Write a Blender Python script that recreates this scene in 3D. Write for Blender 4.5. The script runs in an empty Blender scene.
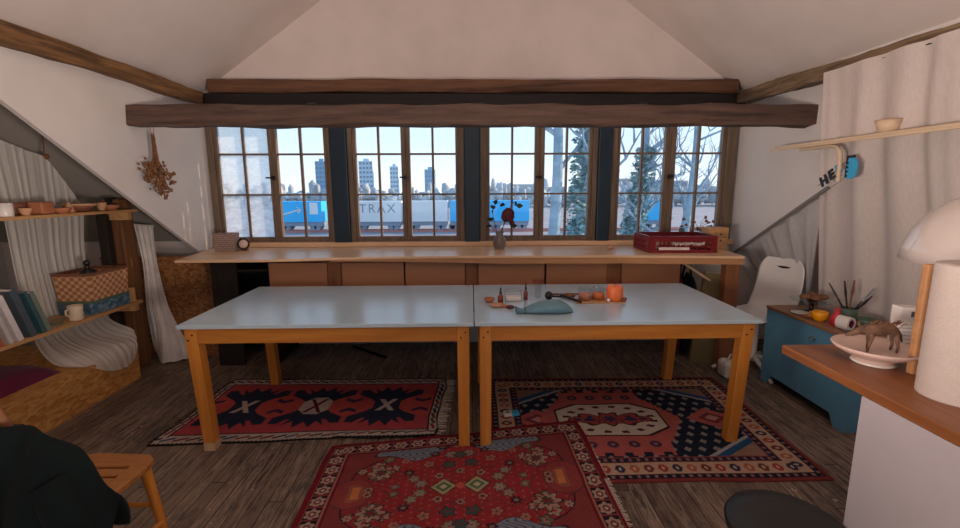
import bpy, bmesh, math, random
import numpy as np
from mathutils import Vector, Matrix
PI = math.pi
random.seed(7)
SC = bpy.context.scene
C = SC.collection

# ------------------------------------------------------------------ helpers
def lin(c):
    out = []
    for v in c[:3]:
        v = v / 255.0
        out.append(v / 12.92 if v <= 0.04045 else ((v + 0.055) / 1.055) ** 2.4)
    return (out[0], out[1], out[2], 1.0)

class MB:
    def __init__(s):
        s.v = []; s.f = []; s.sm = []
    def add(s, vs, fs, smooth=False, M=None):
        o = len(s.v)
        if M is not None:
            vs = [tuple(M @ Vector(p)) for p in vs]
        s.v += [tuple(p) for p in vs]
        for f in fs:
            s.f.append(tuple(i + o for i in f)); s.sm.append(smooth)
        return s
    def box(s, x0, x1, y0, y1, z0, z1, M=None):
        vs = [(x0,y0,z0),(x1,y0,z0),(x1,y1,z0),(x0,y1,z0),(x0,y0,z1),(x1,y0,z1),(x1,y1,z1),(x0,y1,z1)]
        fs = [(0,3,2,1),(4,5,6,7),(0,1,5,4),(1,2,6,5),(2,3,7,6),(3,0,4,7)]
        return s.add(vs, fs, False, M)
    def beam(s, x0, x1, y0, y1, z0, z1, axis='X', n=40, amp=.008, seed=0, M=None):
        """hand-hewn timber: long box cut into n steps with wandering edges"""
        r = random.Random(seed)
        k = 8
        vs = []; fs = []
        ph = [[r.uniform(0, 6.28) for _ in range(4)] for _ in range(k*2)]
        fr = [r.uniform(1.5, 6) for _ in range(4)]
        for i in range(n + 1):
            t = i / n
            ring = []
            if axis == 'X': a0,a1,b0,b1 = y0,y1,z0,z1
            else: a0,a1,b0,b1 = x0,x1,z0,z1
            q = .18
            da, db = (a1-a0)*q, (b1-b0)*q
            pts = [(a0+da,b0),(a1-da,b0),(a1,b0+db),(a1,b1-db),(a1-da,b1),(a0+da,b1),(a0,b1-db),(a0,b0+db)]
            pts = [((a*0.35 + (a0 if a < (a0+a1)/2 else a1)*.65), (b*.35 + (b0 if b < (b0+b1)/2 else b1)*.65)) for a, b in pts]
            for j, (a, b) in enumerate(pts):
                d1 = sum(math.sin(t*fr[m]*9 + ph[j][m]) for m in range(4)) * amp/2 + r.uniform(-amp, amp)*.35
                d2 = sum(math.sin(t*fr[m]*9 + ph[j+k][m]) for m in range(4)) * amp/2 + r.uniform(-amp, amp)*.35
                ring.append((a+d1, b+d2))
            for a, b in ring:
                if axis == 'X': vs.append((x0+(x1-x0)*t, a, b))
                else: vs.append((a, y0+(y1-y0)*t, b))
        for i in range(n):
            for j in range(k):
                j2 = (j+1) % k
                f = (i*k+j, i*k+j2, (i+1)*k+j2, (i+1)*k+j)
                fs.append(f if axis == 'Y' else f[::-1])
        fs.append(tuple(range(k))); fs.append(tuple(reversed([n*k+j for j in range(k)])))
        return s.add(vs, fs, False, M)
    def tube(s, pts, r, n=10, cap=True, smooth=True, M=None):
        pts = [Vector(p) for p in pts]
        rr = r if isinstance(r, (list, tuple)) else [r]*len(pts)
        vs = []; fs = []
        t0 = (pts[1]-pts[0]).normalized()
        up = Vector((0,0,1)) if abs(t0.z) < .9 else Vector((1,0,0))
        nrm = t0.cross(up).normalized()
        for i, p in enumerate(pts):
            if i == 0: t = pts[1]-pts[0]
            elif i == len(pts)-1: t = pts[-1]-pts[-2]
            else: t = (pts[i+1]-pts[i-1])
            t.normalize()
            nrm = (nrm - t*nrm.dot(t)).normalized()
            b = t.cross(nrm)
            for j in range(n):
                a = 2*PI*j/n
                vs.append(p + (nrm*math.cos(a)+b*math.sin(a))*rr[i])
        for i in range(len(pts)-1):
            for j in range(n):
                j2 = (j+1) % n
                fs.append((i*n+j, i*n+j2, (i+1)*n+j2, (i+1)*n+j))
        s.add(vs, fs, smooth, M)
        if cap:
            s.add([vs[j] for j in range(n)], [tuple(reversed(range(n)))], False, M)
            L = (len(pts)-1)*n
            s.add([vs[L+j] for j in range(n)], [tuple(range(n))], False, M)
        return s
    def lathe(s, prof, n=28, smooth=True, M=None, close=True):
        """prof: list of (r,z) from bottom to top"""
        vs = []; fs = []
        for r, z in prof:
            for j in range(n):
                a = 2*PI*j/n
                vs.append((r*math.cos(a), r*math.sin(a), z))
        for i in range(len(prof)-1):
            for j in range(n):
                j2 = (j+1) % n
                fs.append((i*n+j, i*n+j2, (i+1)*n+j2, (i+1)*n+j))
        s.add(vs, fs, smooth, M)
        if close:
            if prof[0][0] > 1e-5: s.add(vs[:n], [tuple(reversed(range(n)))], False, M)
            L = (len(prof)-1)*n
            if prof[-1][0] > 1e-5: s.add(vs[L:L+n], [tuple(range(n))], False, M)
        return s
    def prism(s, poly, z0, z1, M=None):
        n = len(poly)
        vs = [(x,y,z0) for x,y in poly] + [(x,y,z1) for x,y in poly]
        fs = [tuple(reversed(range(n))), tuple(range(n, 2*n))]
        for i in range(n):
            j = (i+1) % n
            fs.append((i, j, n+j, n+i))
        return s.add(vs, fs, False, M)
    def grid(s, fn, nu, nv, smooth=True, M=None):
        vs = [fn(i/nu, j/nv) for j in range(nv+1) for i in range(nu+1)]
        fs = [(j*(nu+1)+i, j*(nu+1)+i+1, (j+1)*(nu+1)+i+1, (j+1)*(nu+1)+i) for j in range(nv) for i in range(nu)]
        return s.add(vs, fs, smooth, M)
    def blob(s, c, rad, n=12, amp=0., seed=0, M=None):
        r = random.Random(seed)
        ph = [r.uniform(0, 6.28) for _ in range(6)]
        def fn(u, v):
            a = 2*PI*u; b = PI*(v-.5)
            x, y, z = math.cos(b)*math.cos(a), math.cos(b)*math.sin(a), math.sin(b)
            k = 1 + amp*(math.sin(3*x+ph[0])+math.sin(4*y+ph[1])+math.sin(3.5*z+ph[2])+.6*math.sin(7*x+ph[3])*math.sin(6*y+ph[4]))
            return (c[0]+rad[0]*x*k, c[1]+rad[1]*y*k, c[2]+rad[2]*z*k)
        return s.grid(fn, n*2, n, True, M)
    def build(s, name, mat=None, parent=None, bevel=0, seg=2, solid=0, sub=0, loc=None, weld=False):
        me = bpy.data.meshes.new(name)
        me.from_pydata(s.v, [], s.f)
        me.polygons.foreach_set('use_smooth', s.sm)
        if weld:
            bm = bmesh.new(); bm.from_mesh(me)
            bmesh.ops.remove_doubles(bm, verts=bm.verts, dist=1e-5)
            bmesh.ops.recalc_face_normals(bm, faces=bm.faces)
            bm.to_mesh(me); bm.free()
        if mat: me.materials.append(mat)
        me.update()
        o = bpy.data.objects.new(name, me); C.objects.link(o)
        if parent: o.parent = parent
        if loc: o.location = loc
        if solid:
            m = o.modifiers.new('solid', 'SOLIDIFY'); m.thickness = solid; m.offset = 0
        if sub:
            m = o.modifiers.new('sub', 'SUBSURF'); m.levels = sub; m.render_levels = sub
        if bevel:
            m = o.modifiers.new('bevel', 'BEVEL'); m.width = bevel; m.segments = seg; m.limit_method = 'ANGLE'
        return o

def tag(o, label=None, cat=None, group=None, kind=None):
    if label: o['label'] = label
    if cat: o['category'] = cat
    if group: o['group'] = group
    if kind: o['kind'] = kind
    return o
def thing(name, label, cat, loc=(0,0,0), rz=0, group=None):
    o = bpy.data.objects.new(name, None); C.objects.link(o)
    o.empty_display_size = .05
    o.location = loc; o.rotation_euler = (0,0,rz)
    return tag(o, label, cat, group)
def struct(o, label=None):
    o['kind'] = 'structure'
    if label: o['label'] = label
    return o
def T(x, y, z): return Matrix.Translation((x, y, z))
def RZ(a): return Matrix.Rotation(a, 4, 'Z')
def RX(a): return Matrix.Rotation(a, 4, 'X')
def RY(a): return Matrix.Rotation(a, 4, 'Y')

# ------------------------------------------------------------------ materials
class N:
    def __init__(s, name):
        s.m = bpy.data.materials.new(name); s.m.use_nodes = True
        s.t = s.m.node_tree; s.n = s.t.nodes; s.n.clear()
        s.out = s.n.new('ShaderNodeOutputMaterial')
    def new(s, typ, **k):
        n = s.n.new(typ)
        for a, v in k.items():
            if a.startswith('i_'):
                n.inputs[a[2:].replace('_', ' ')].default_value = v
            else: setattr(n, a, v)
        return n
    def link(s, a, b): s.t.links.new(a, b)
    def bsdf(s, rough=.6, metal=0., spec=.5):
        b = s.new('ShaderNodeBsdfPrincipled')
        b.inputs['Roughness'].default_value = rough; b.inputs['Metallic'].default_value = metal
        b.inputs['Specular IOR Level'].default_value = spec
        s.link(b.outputs[0], s.out.inputs[0]); return b
    def coord(s, scale=(1,1,1), rot=(0,0,0), kind='Object'):
        tc = s.new('ShaderNodeTexCoord'); mp = s.new('ShaderNodeMapping')
        mp.inputs['Scale'].default_value = scale; mp.inputs['Rotation'].default_value = rot
        s.link(tc.outputs[kind], mp.inputs[0]); return mp.outputs[0]
    def noise(s, vec, scale=5., detail=4., rough=.55, dist=0.):
        n = s.new('ShaderNodeTexNoise')
        n.inputs['Scale'].default_value = scale; n.inputs['Detail'].default_value = detail
        n.inputs['Roughness'].default_value = rough; n.inputs['Distortion'].default_value = dist
        s.link(vec, n.inputs['Vector']); return n.outputs[0]
    def ramp(s, fac, stops):
        r = s.new('ShaderNodeValToRGB'); e = r.color_ramp.elements
        while len(e) < len(stops): e.new(.5)
        for i, (p, c) in enumerate(stops): e[i].position = p; e[i].color = c
        s.link(fac, r.inputs[0]); return r.outputs[0]
    def mix(s, fac, a, b, mode='MIX'):
        m = s.new('ShaderNodeMix', data_type='RGBA', blend_type=mode)
        if isinstance(fac, (int, float)): m.inputs[0].default_value = fac
        else: s.link(fac, m.inputs[0])
        for i, v in ((6, a), (7, b)):
            if isinstance(v, tuple): m.inputs[i].default_value = v
            else: s.link(v, m.inputs[i])
        return m.outputs[2]
    def math(s, op, a, b=None):
        m = s.new('ShaderNodeMath', operation=op)
        for i, v in ((0, a), (1, b)):
            if v is None: continue
            if isinstance(v, (int, float)): m.inputs[i].default_value = v
            else: s.link(v, m.inputs[i])
        return m.outputs[0]
    def bump(s, h, b, strength=.3, dist=.01):
        n = s.new('ShaderNodeBump'); n.inputs['Strength'].default_value = strength; n.inputs['Distance'].default_value = dist
        s.link(h, n.inputs['Height']); s.link(n.outputs[0], b.inputs['Normal'])

def plain(name, c, rough=.6, metal=0., var=.12, scale=12., bump=0., spec=.5):
    k = N(name); b = k.bsdf(rough, metal, spec)
    co = k.coord(); nz = k.noise(co, scale)
    a = lin(c); lo = tuple(v*(1-var) for v in a[:3])+(1.,); hi = tuple(min(1, v*(1+var)) for v in a[:3])+(1.,)
    k.link(k.ramp(nz, [(.3, lo), (.7, hi)]), b.inputs['Base Color'])
    if bump: k.bump(k.noise(co, scale*8), b, bump, .004)
    return k.m
def wood(name, c1, c2, axis='X', s=1., rough=.55, bump=.15, dark=None, spec=.4):
    k = N(name); b = k.bsdf(rough, 0, spec)
    sc = {'X': (1.6*s, 22*s, 22*s), 'Y': (22*s, 1.6*s, 22*s), 'Z': (22*s, 22*s, 1.6*s)}[axis]
    co = k.coord(sc)
    n1 = k.noise(co, 1.6, 6, .6, .6); n2 = k.noise(k.coord((1,1,1)), 2.2, 3)
    col = k.ramp(n1, [(.28, lin(c1)), (.72, lin(c2))])
    col = k.mix(k.math('MULTIPLY', n2, .35), col, lin(c1))
    if dark:
        n3 = k.noise(k.coord(tuple(v*.35 for v in sc)), 1.1, 5, .65, 1.)
        col = k.mix(k.ramp(n3, [(.5, (0,0,0,1)), (.68, (1,1,1,1))]), col, lin(dark))
    k.link(col, b.inputs['Base Color'])
    k.bump(n1, b, bump, .006)
    return k.m
def osb(name, c1, c2, c3):
    k = N(name); b = k.bsdf(.6, 0, .3)
    v = k.new('ShaderNodeTexVoronoi'); v.inputs['Scale'].default_value = 1.; v.inputs['Randomness'].default_value = 1.
    w = k.noise(k.coord(), 6, 3)
    mp = k.coord((52, 26, 70), (.3, .5, .4))
    add = k.new('ShaderNodeVectorMath', operation='ADD'); k.link(mp, add.inputs[0])
    sc = k.new('ShaderNodeVectorMath', operation='SCALE'); sc.inputs[3].default_value = 2.5; k.link(w, sc.inputs[0]); k.link(sc.outputs[0], add.inputs[1])
    k.link(add.outputs[0], v.inputs['Vector'])
    col = k.ramp(v.outputs['Color'], [(.15, lin(c1)), (.5, lin(c2)), (.85, lin(c3))])
    k.link(col, b.inputs['Base Color']); k.bump(v.outputs['Distance'], b, .2, .003)
    return k.m
def cloth(name, c, rough=.9, scale=300., var=.15, trans=0., sheen=.15):
    k = N(name); b = k.bsdf(rough, 0, .2)
    co = k.coord(); a = lin(c)
    n = k.noise(co, 7, 4)
    k.link(k.ramp(n, [(.3, tuple(v*(1-var) for v in a[:3])+(1.,)), (.7, tuple(min(1, v*(1+var)) for v in a[:3])+(1.,))]), b.inputs['Base Color'])
    k.bump(k.noise(co, scale, 2), b, .25, .002)
    b.inputs['Sheen Weight'].default_value = sheen
    return k.m
def sheer(name, c, clear=.25, trans=.45):
    k = N(name)
    d = k.new('ShaderNodeBsdfDiffuse'); t = k.new('ShaderNodeBsdfTranslucent'); x = k.new('ShaderNodeBsdfTransparent')
    a = lin(c)
    n = k.noise(k.coord((60, 60, 4)), 1.5, 3)
    col = k.ramp(n, [(.3, tuple(v*.9 for v in a[:3])+(1.,)), (.7, a)])
    k.link(col, d.inputs[0]); k.link(col, t.inputs[0])
    m1 = k.new('ShaderNodeMixShader'); m1.inputs[0].default_value = trans
    k.link(d.outputs[0], m1.inputs[1]); k.link(t.outputs[0], m1.inputs[2])
    m2 = k.new('ShaderNodeMixShader'); m2.inputs[0].default_value = clear
    k.link(m1.outputs[0], m2.inputs[1]); k.link(x.outputs[0], m2.inputs[2])
    k.link(m2.outputs[0], k.out.inputs[0]); return k.m
def thin_glass(name, tint=(255,255,255), refl=.05, frost=0., frost_c=(220,228,235)):
    k = N(name)
    x = k.new('ShaderNodeBsdfTransparent'); x.inputs[0].default_value = lin(tint)
    g = k.new('ShaderNodeBsdfGlossy'); g.inputs['Roughness'].default_value = .03
    ge = k.new('ShaderNodeNewGeometry'); dt = k.new('ShaderNodeVectorMath', operation='DOT_PRODUCT')
    k.link(ge.outputs['Incoming'], dt.inputs[0]); k.link(ge.outputs['Normal'], dt.inputs[1])
    gz = k.math('SUBTRACT', 1., k.math('ABSOLUTE', dt.outputs['Value']))
    fr = k.math('ADD', .03, k.math('MULTIPLY', k.math('POWER', gz, 5.), .7))
    m = k.new('ShaderNodeMixShader'); k.link(fr, m.inputs[0])
    k.link(x.outputs[0], m.inputs[1]); k.link(g.outputs[0], m.inputs[2])
    last = m.outputs[0]
    if frost:
        t = k.new('ShaderNodeBsdfTranslucent')
        n = k.noise(k.coord((6, 6, 14)), 2., 5, .65, .8)
        k.link(k.ramp(n, [(.35, lin(tuple(v*.9 for v in frost_c))), (.65, lin(frost_c))]), t.inputs[0])
        m2 = k.new('ShaderNodeMixShader')
        k.link(k.ramp(n, [(.3, (frost*.8,)*3+(1,)), (.7, (min(1, frost*1.1),)*3+(1,))]), m2.inputs[0])
        k.link(last, m2.inputs[1]); k.link(t.outputs[0], m2.inputs[2]); last = m2.outputs[0]
    k.link(last, k.out.inputs[0]); return k.m
def vcol(name, rough=.95, bump=.4, sheen=.1):
    k = N(name); b = k.bsdf(rough, 0, .15)
    at = k.new('ShaderNodeAttribute'); at.attribute_name = 'Col'
    n = k.noise(k.coord(), 220, 3)
    n2 = k.noise(k.coord(), 9, 4)
    col = k.mix(.35, at.outputs['Color'], k.ramp(n, [(.3, (.3,.3,.3,1)), (.7, (1,1,1,1))]), 'MULTIPLY')
    col = k.mix(.4, col, k.ramp(n2, [(.3, (.55,.55,.55,1)), (.7, (1,1,1,1))]), 'MULTIPLY')
    k.link(col, b.inputs['Base Color']); k.bump(n, b, bump, .003)
    return k.m

M = {}
M['plaster'] = plain('white_plaster', (212,200,194), .9, 0, .05, 3., .12)
M['plaster_side'] = plain('grey_white_plaster', (206,200,196), .9, 0, .05, 3., .12)
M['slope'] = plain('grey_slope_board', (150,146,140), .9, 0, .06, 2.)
M['beam_old'] = wood('old_brown_beam', (64,47,40), (108,84,72), 'X', .8, .75, .6, (44,33,29))
M['beam_plate'] = wood('red_brown_beam', (80,52,37), (126,86,60), 'X', .9, .7, .5, (50,30,22))
M['beam_dark'] = wood('dark_lintel', (26,24,26), (50,42,40), 'X', 1, .6, .4)
M['purlin'] = wood('old_purlin', (84,58,34), (150,110,68), 'Y', 1.3, .8, 1., (54,37,25))
M['purlin_r'] = wood('grey_old_purlin', (66,47,34), (150,126,98), 'Y', 1.3, .8, 1., (48,35,27))
M['post'] = wood('old_post', (92,60,36), (140,94,56), 'Z', .8, .8, .6, (48,31,22))
M['dark_wood'] = wood('dark_wood', (24,19,17), (44,34,29), 'Z', 1, .7, .3)
M['frame'] = wood('window_frame_wood', (88,72,60), (138,118,100), 'Z', 1, .5, .2)
M['navy_paint'] = plain('dark_blue_paint', (12,40,58), .45, 0, .15, 6)
M['table_wood'] = wood('honey_pine', (172,102,38), (206,138,62), 'X', .8, .42, .08)
M['leg_wood'] = wood('honey_pine_upright', (188,114,42), (224,152,68), 'Z', .8, .42, .08)
M['foot_wood'] = wood('pale_block', (190,160,126), (214,186,152), 'Z', 1, .6, .1)
M['laminate'] = plain('pale_laminate', (182,202,212), .24, 0, .03, 5, spec=.75)
M['worktop'] = wood('pale_pine_top', (214,172,132), (238,204,166), 'X', .7, .32, .1)
M['rail'] = wood('pine_rail', (164,116,76), (200,150,106), 'X', .7, .5, .12)
M['cab_face'] = wood('tan_hardboard', (164,112,80), (178,126,92), 'X', .3, .5, .03)
M['cab_side'] = wood('brown_pine', (118,74,46), (150,100,66), 'Z', .7, .55, .12)
M['osb'] = osb('osb_board', (176,120,60), (198,142,78), (216,164,100))
M['osb_dark'] = osb('osb_board_old', (118,76,42), (150,100,58), (172,122,78))
M['shelf'] = wood('raw_pine_shelf', (176,130,84), (212,168,116), 'Y', .8, .55, .12)
M['white_paint'] = plain('white_paint', (186,178,182), .6, 0, .04, 5, .05)
M['counter'] = wood('brown_counter', (122,72,40), (166,106,66), 'Y', .7, .4, .12, (102,58,32))
M['blue_paint'] = plain('blue_cabinet_paint', (88,142,172), .5, 0, .1, 7)
M['cab_top'] = wood('cabinet_top_wood', (120,86,62), (160,120,90), 'Y', .8, .5, .12)
M['shelf_pale'] = wood('pale_high_shelf', (196,170,140), (222,200,172), 'Y', .8, .55, .08)
M['sheer'] = sheer('sheer_white', (244,242,244), .10, .45)
M['net'] = sheer('mosquito_net', (244,242,236), .16, .4)
M['curtain'] = sheer('cream_cotton', (242,230,224), .05, .35)
M['white_plastic'] = plain('white_plastic', (226,222,218), .35, 0, .02)
M['pane'] = thin_glass('window_pane')
M['pane_frost'] = thin_glass('fogged_pane', frost=.5, frost_c=(244,247,250))
M['glass'] = thin_glass('clear_glass', (236,244,244))
M['pink_glass'] = thin_glass('pink_glass', (240,205,205))
M['black'] = plain('black_plastic', (22,21,21), .4, 0, .1)
M['black_vinyl'] = plain('black_vinyl', (34,33,30), .45, 0, .15, 9, .05)
M['metal'] = plain('grey_metal', (150,150,152), .3, 1., .1)
M['dark_metal'] = plain('dark_metal', (70,68,68), .35, 1., .1)
M['black_fabric'] = cloth('black_fabric', (28,30,34))
M['green_coat'] = cloth('dark_green_wool', (6,17,17), var=.35, sheen=.02)
M['purple'] = cloth('purple_cloth', (104,30,62))
M['pouch'] = cloth('blue_grey_cloth', (100,134,146))
M['white_fabric'] = cloth('white_fabric', (214,206,200))
M['terracotta'] = plain('terracotta', (176,112,78), .7, 0, .15, 20)
M['clay_pale'] = plain('pale_clay', (198,150,116), .7, 0, .12, 20)
M['clay_dark'] = plain('dark_clay', (126,78,56), .7, 0, .15, 20)
M['cream'] = plain('cream_glaze', (216,196,170), .35, 0, .08, 12)
M['white_ceramic'] = plain('white_ceramic', (226,220,214), .3, 0, .03)
M['pink_ceramic'] = plain('pinkish_ceramic', (216,188,176), .5, 0, .05)
M['yellow'] = plain('yellow_glaze', (236,160,22), .3, 0, .06)
M['red_plastic'] = plain('dark_red_plastic', (118,22,30), .42, 0, .08)
M['red'] = plain('red_glaze', (200,44,58), .35, 0, .08)
M['orange_wax'] = plain('orange_wax', (226,116,62), .4, 0, .12, 30)
M['pink_wax'] = plain('salmon_wax', (222,138,112), .45, 0, .12, 30)
M['amber'] = plain('amber_glass', (120,52,26), .15, 0, .1)
M['twig'] = plain('dry_twig', (120,80,52), .9, 0, .25, 30)
M['dry_flower'] = plain('dry_brown_petals', (124,86,58), .9, 0, .35, 60)
M['rose'] = plain('dark_red_petals', (88,36,46), .8, 0, .3, 60)
M['leaf'] = plain('dark_leaf', (44,62,46), .7, 0, .25, 50)
M['paper'] = plain('paper_white', (222,214,206), .8, 0, .04, 40)
M['kitchen_paper'] = plain('kitchen_paper', (206,192,184), .95, 0, .03, 40, .8)
M['teal'] = plain('teal_board', (52,92,112), .6, 0, .08)
M['sky_blue'] = plain('bright_blue_card', (54,160,206), .5, 0, .05)
M['animal'] = plain('brown_figure', (112,84,66), .8, 0, .4, 45, .6)
M['pot_green'] = plain('green_glaze', (82,108,92), .4, 0, .2, 14)
M['cork'] = plain('cork', (190,142,98), .85, 0, .15, 60)
M['lamp_shade'] = plain('white_enamel', (204,192,186), .14, 0, .02, spec=.7)
M['print_ink'] = plain('dark_ink', (92,90,92), .7, 0, .05)
M['letter_black'] = plain('black_paint', (24,30,30), .5, 0, .05)

# floor: narrow worn boards running away from the camera
def floor_mat():
    k = N('worn_floorboards'); b = k.bsdf(.5, 0, .35)
    tc = k.new('ShaderNodeTexCoord'); sep = k.new('ShaderNodeSeparateXYZ'); k.link(tc.outputs['Object'], sep.inputs[0])
    px = k.math('MULTIPLY', sep.outputs[0], 1/.07)
    idx = k.math('FLOOR', px); fx = k.math('FRACT', px)
    wn = k.new('ShaderNodeTexWhiteNoise', noise_dimensions='1D'); k.link(idx, wn.inputs['W'])
    py = k.math('ADD', k.math('MULTIPLY', sep.outputs[1], 1/1.7), k.math('MULTIPLY', wn.outputs['Value'], 7.))
    iy = k.math('FLOOR', py); fy = k.math('FRACT', py)
    wn2 = k.new('ShaderNodeTexWhiteNoise', noise_dimensions='2D')
    cb = k.new('ShaderNodeCombineXYZ'); k.link(idx, cb.inputs[0]); k.link(iy, cb.inputs[1]); k.link(cb.outputs[0], wn2.inputs['Vector'])
    grain = k.noise(k.coord((38, 3.4, 1)), 1.6, 8, .78, .5)
    fine = k.noise(k.coord((120, 9, 1)), 1.2, 4, .7)
    board = k.ramp(wn2.outputs['Value'], [(0., lin((116,98,86))), (.5, lin((140,121,107))), (1., lin((160,140,124)))])
    col = k.mix(k.ramp(grain, [(.40, (1,1,1,1)), (.56, (0,0,0,1))]), board, lin((58,50,48)))
    col = k.mix(k.math('MULTIPLY', k.ramp(fine, [(.5, (0,0,0,1)), (.62, (1,1,1,1))]), .6), col, lin((52,44,40)))
    wear = k.noise(k.coord((1.2, .7, 1)), 1.3, 5, .6)
    col = k.mix(k.math('MULTIPLY', k.ramp(wear, [(.42, (0,0,0,1)), (.68, (1,1,1,1))]), .45), col, lin((168,146,126)))
    stain = k.noise(k.coord((3.4, 1.8, 1)), 2.2, 7, .75, 1.2)
    col = k.mix(k.math('MULTIPLY', k.ramp(stain, [(.54, (0,0,0,1)), (.64, (1,1,1,1))]), .65), col, lin((66,66,70)))
    spl = k.noise(k.coord((7, 5, 1)), 3.1, 3, .5)
    col = k.mix(k.ramp(spl, [(.715, (0,0,0,1)), (.73, (1,1,1,1))]), col, lin((190,180,172)))
    gx = k.math('LESS_THAN', fx, .055); gy = k.math('LESS_THAN', fy, .003)
    gap = k.math('MAXIMUM', gx, gy)
    col = k.mix(gap, col, lin((20,16,14)))
    k.link(col, b.inputs['Base Color'])
    rg = k.ramp(grain, [(.3, (.62,)*3+(1,)), (.7, (.42,)*3+(1,))]); k.link(rg, b.inputs['Roughness'])
    h = k.math('SUBTRACT', grain, k.math('MULTIPLY', gap, 1.5)); k.bump(h, b, .35, .004)
    return k.m
M['floor'] = floor_mat()
def weave_mat():
    k = N('woven_strips'); b = k.bsdf(.6, 0, .3)
    ck = k.new('ShaderNodeTexChecker'); ck.inputs['Scale'].default_value = 1.
    mp = k.coord((36, 36, 40), (0, 0, 0)); 
    of = k.new('ShaderNodeVectorMath', operation='ADD'); of.inputs[1].default_value = (.37, .41, .13); k.link(mp, of.inputs[0])
    k.link(of.outputs[0], ck.inputs[0])
    ck.inputs[1].default_value = lin((214,172,130)); ck.inputs[2].default_value = lin((172,110,78))
    n = k.noise(k.coord((60,60,60)), 1.5)
    k.link(k.mix(.4, ck.outputs[0], k.ramp(n, [(.3, (.5,.5,.5,1)), (.7, (1,1,1,1))]), 'MULTIPLY'), b.inputs['Base Color'])
    k.bump(ck.outputs['Fac'], b, .5, .006); return k.m
M['weave'] = weave_mat()
def pattern_mat(name, base, alt, scale):
    k = N(name); b = k.bsdf(.6)
    br = k.new('ShaderNodeTexBrick'); br.inputs['Scale'].default_value = scale
    br.inputs['Color1'].default_value = lin(base); br.inputs['Color2'].default_value = lin(tuple(v*.88 for v in base)); br.inputs['Mortar'].default_value = lin(alt)
    k.link(k.coord((1,1,1), (PI/2,0,0)), br.inputs[0]); k.link(br.outputs[0], b.inputs['Base Color']); return k.m
M['brick_print'] = pattern_mat('block_printed_card', (138,112,104), (176,156,142), 14)
def tin_mat():
    k = N('blue_printed_tin'); b = k.bsdf(.35, 0, .5)
    n = k.noise(k.coord((14, 14, 30)), 1.2, 4)
    k.link(k.ramp(n, [(.3, lin((36,60,80))), (.5, lin((72,108,128))), (.72, lin((150,172,178)))]), b.inputs['Base Color']); return k.m
M['tin'] = tin_mat()

# ------------------------------------------------------------------ setting
XL, XR = -2.35, 2.45          # faces of the dormer cheeks
YW = 4.19                     # inner face of the window wall
def S(o, label=None): return struct(o, label)

S(MB().box(-4.4, 3.8, -2.6, 4.4, -.12, 0).build('floor', M['floor']), 'worn narrow wooden floorboards stained with paint')
b = MB()
b.box(-4.4, 3.8, YW, YW+.2, 0, .945)
b.box(-4.4, XL, YW, YW+.2, .945, 2.2); b.box(XR, 3.8, YW, YW+.2, .945, 2.2)
b.box(-4.4, 3.8, YW, YW+.2, 2.2, 4.2)
S(b.build('wall_front', M['plaster']), 'white wall that holds the row of windows')
def yz_panel(x0, x1, poly):     # polygon in (y,z), extruded along x
    return MB().prism(poly, x0, x1, Matrix(((0,0,1,0),(1,0,0,0),(0,1,0,0),(0,0,0,1))))
RIDGE_X, RIDGE_Z, EAVE_Z = .05, 3.98, 2.29
S(yz_panel(XL-.03, XL, [(YW,.757),(YW,2.32),(1.80,2.32)]).build('wall_left', M['plaster_side']), 'white triangular wall left of the windows')
S(yz_panel(XR, XR+.03, [(YW,.80),(YW,2.32),(1.64,2.32)]).build('wall_right', M['plaster_side']), 'white triangular wall right of the windows')
def roof(x0, x1):
    t = .06
    return MB().add([(x0,-2.6,EAVE_Z),(x0,YW,EAVE_Z),(x1,YW,RIDGE_Z),(x1,-2.6,RIDGE_Z),
                     (x0,-2.6,EAVE_Z+t),(x0,YW,EAVE_Z+t),(x1,YW,RIDGE_Z+t),(x1,-2.6,RIDGE_Z+t)],
                    [(0,1,2,3),(7,6,5,4),(0,4,5,1),(1,5,6,2),(2,6,7,3),(3,7,4,0)])
S(roof(XL-.02, RIDGE_X).build('ceiling_left', M['plaster'], weld=True), 'sloping white ceiling on the left')
S(roof(XR+.02, RIDGE_X).build('ceiling_right', M['plaster'], weld=True), 'sloping white ceiling on the right')
def slope(x0, x1, y0, z0, k):
    y1 = y0 - (2.34 - z0)/k
    return MB().add([(x0,y0,z0),(x1,y0,z0),(x1,y1,2.34),(x0,y1,2.34),(x1,-2.6,2.34),(x0,-2.6,2.34),
                     (x0,y0,z0+.06),(x1,y0,z0+.06),(x1,y1,2.4),(x0,y1,2.4),(x1,-2.6,2.4),(x0,-2.6,2.4)],
                    [(0,1,2,3),(3,2,4,5),(7,6,9,8),(8,9,11,10),(0,6,7,1),(0,3,9,6),(3,5,11,9),(1,7,8,2),(2,8,10,4)])
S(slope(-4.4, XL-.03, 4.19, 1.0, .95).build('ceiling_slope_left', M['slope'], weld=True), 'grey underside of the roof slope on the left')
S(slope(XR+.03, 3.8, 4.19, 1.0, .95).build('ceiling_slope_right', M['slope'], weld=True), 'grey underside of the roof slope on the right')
S(MB().box(-4.4, -4.3, -2.6, 4.19, 0, 2.4).build('wall_left_outer', M['plaster_side']))
S(MB().box(3.7, 3.8, -2.6, 4.19, 0, 2.4).build('wall_right_outer', M['plaster_side']))
b = MB()
b.box(-4.4, 3.8, -2.7, -2.6, 0, .9); b.box(-4.4, -2.2, -2.7, -2.6, .9, 2.1); b.box(2.2, 3.8, -2.7, -2.6, .9, 2.1)
b.box(-4.4, 3.8, -2.7, -2.6, 2.1, 4.2)
S(b.build('wall_back', M['plaster']))

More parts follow.
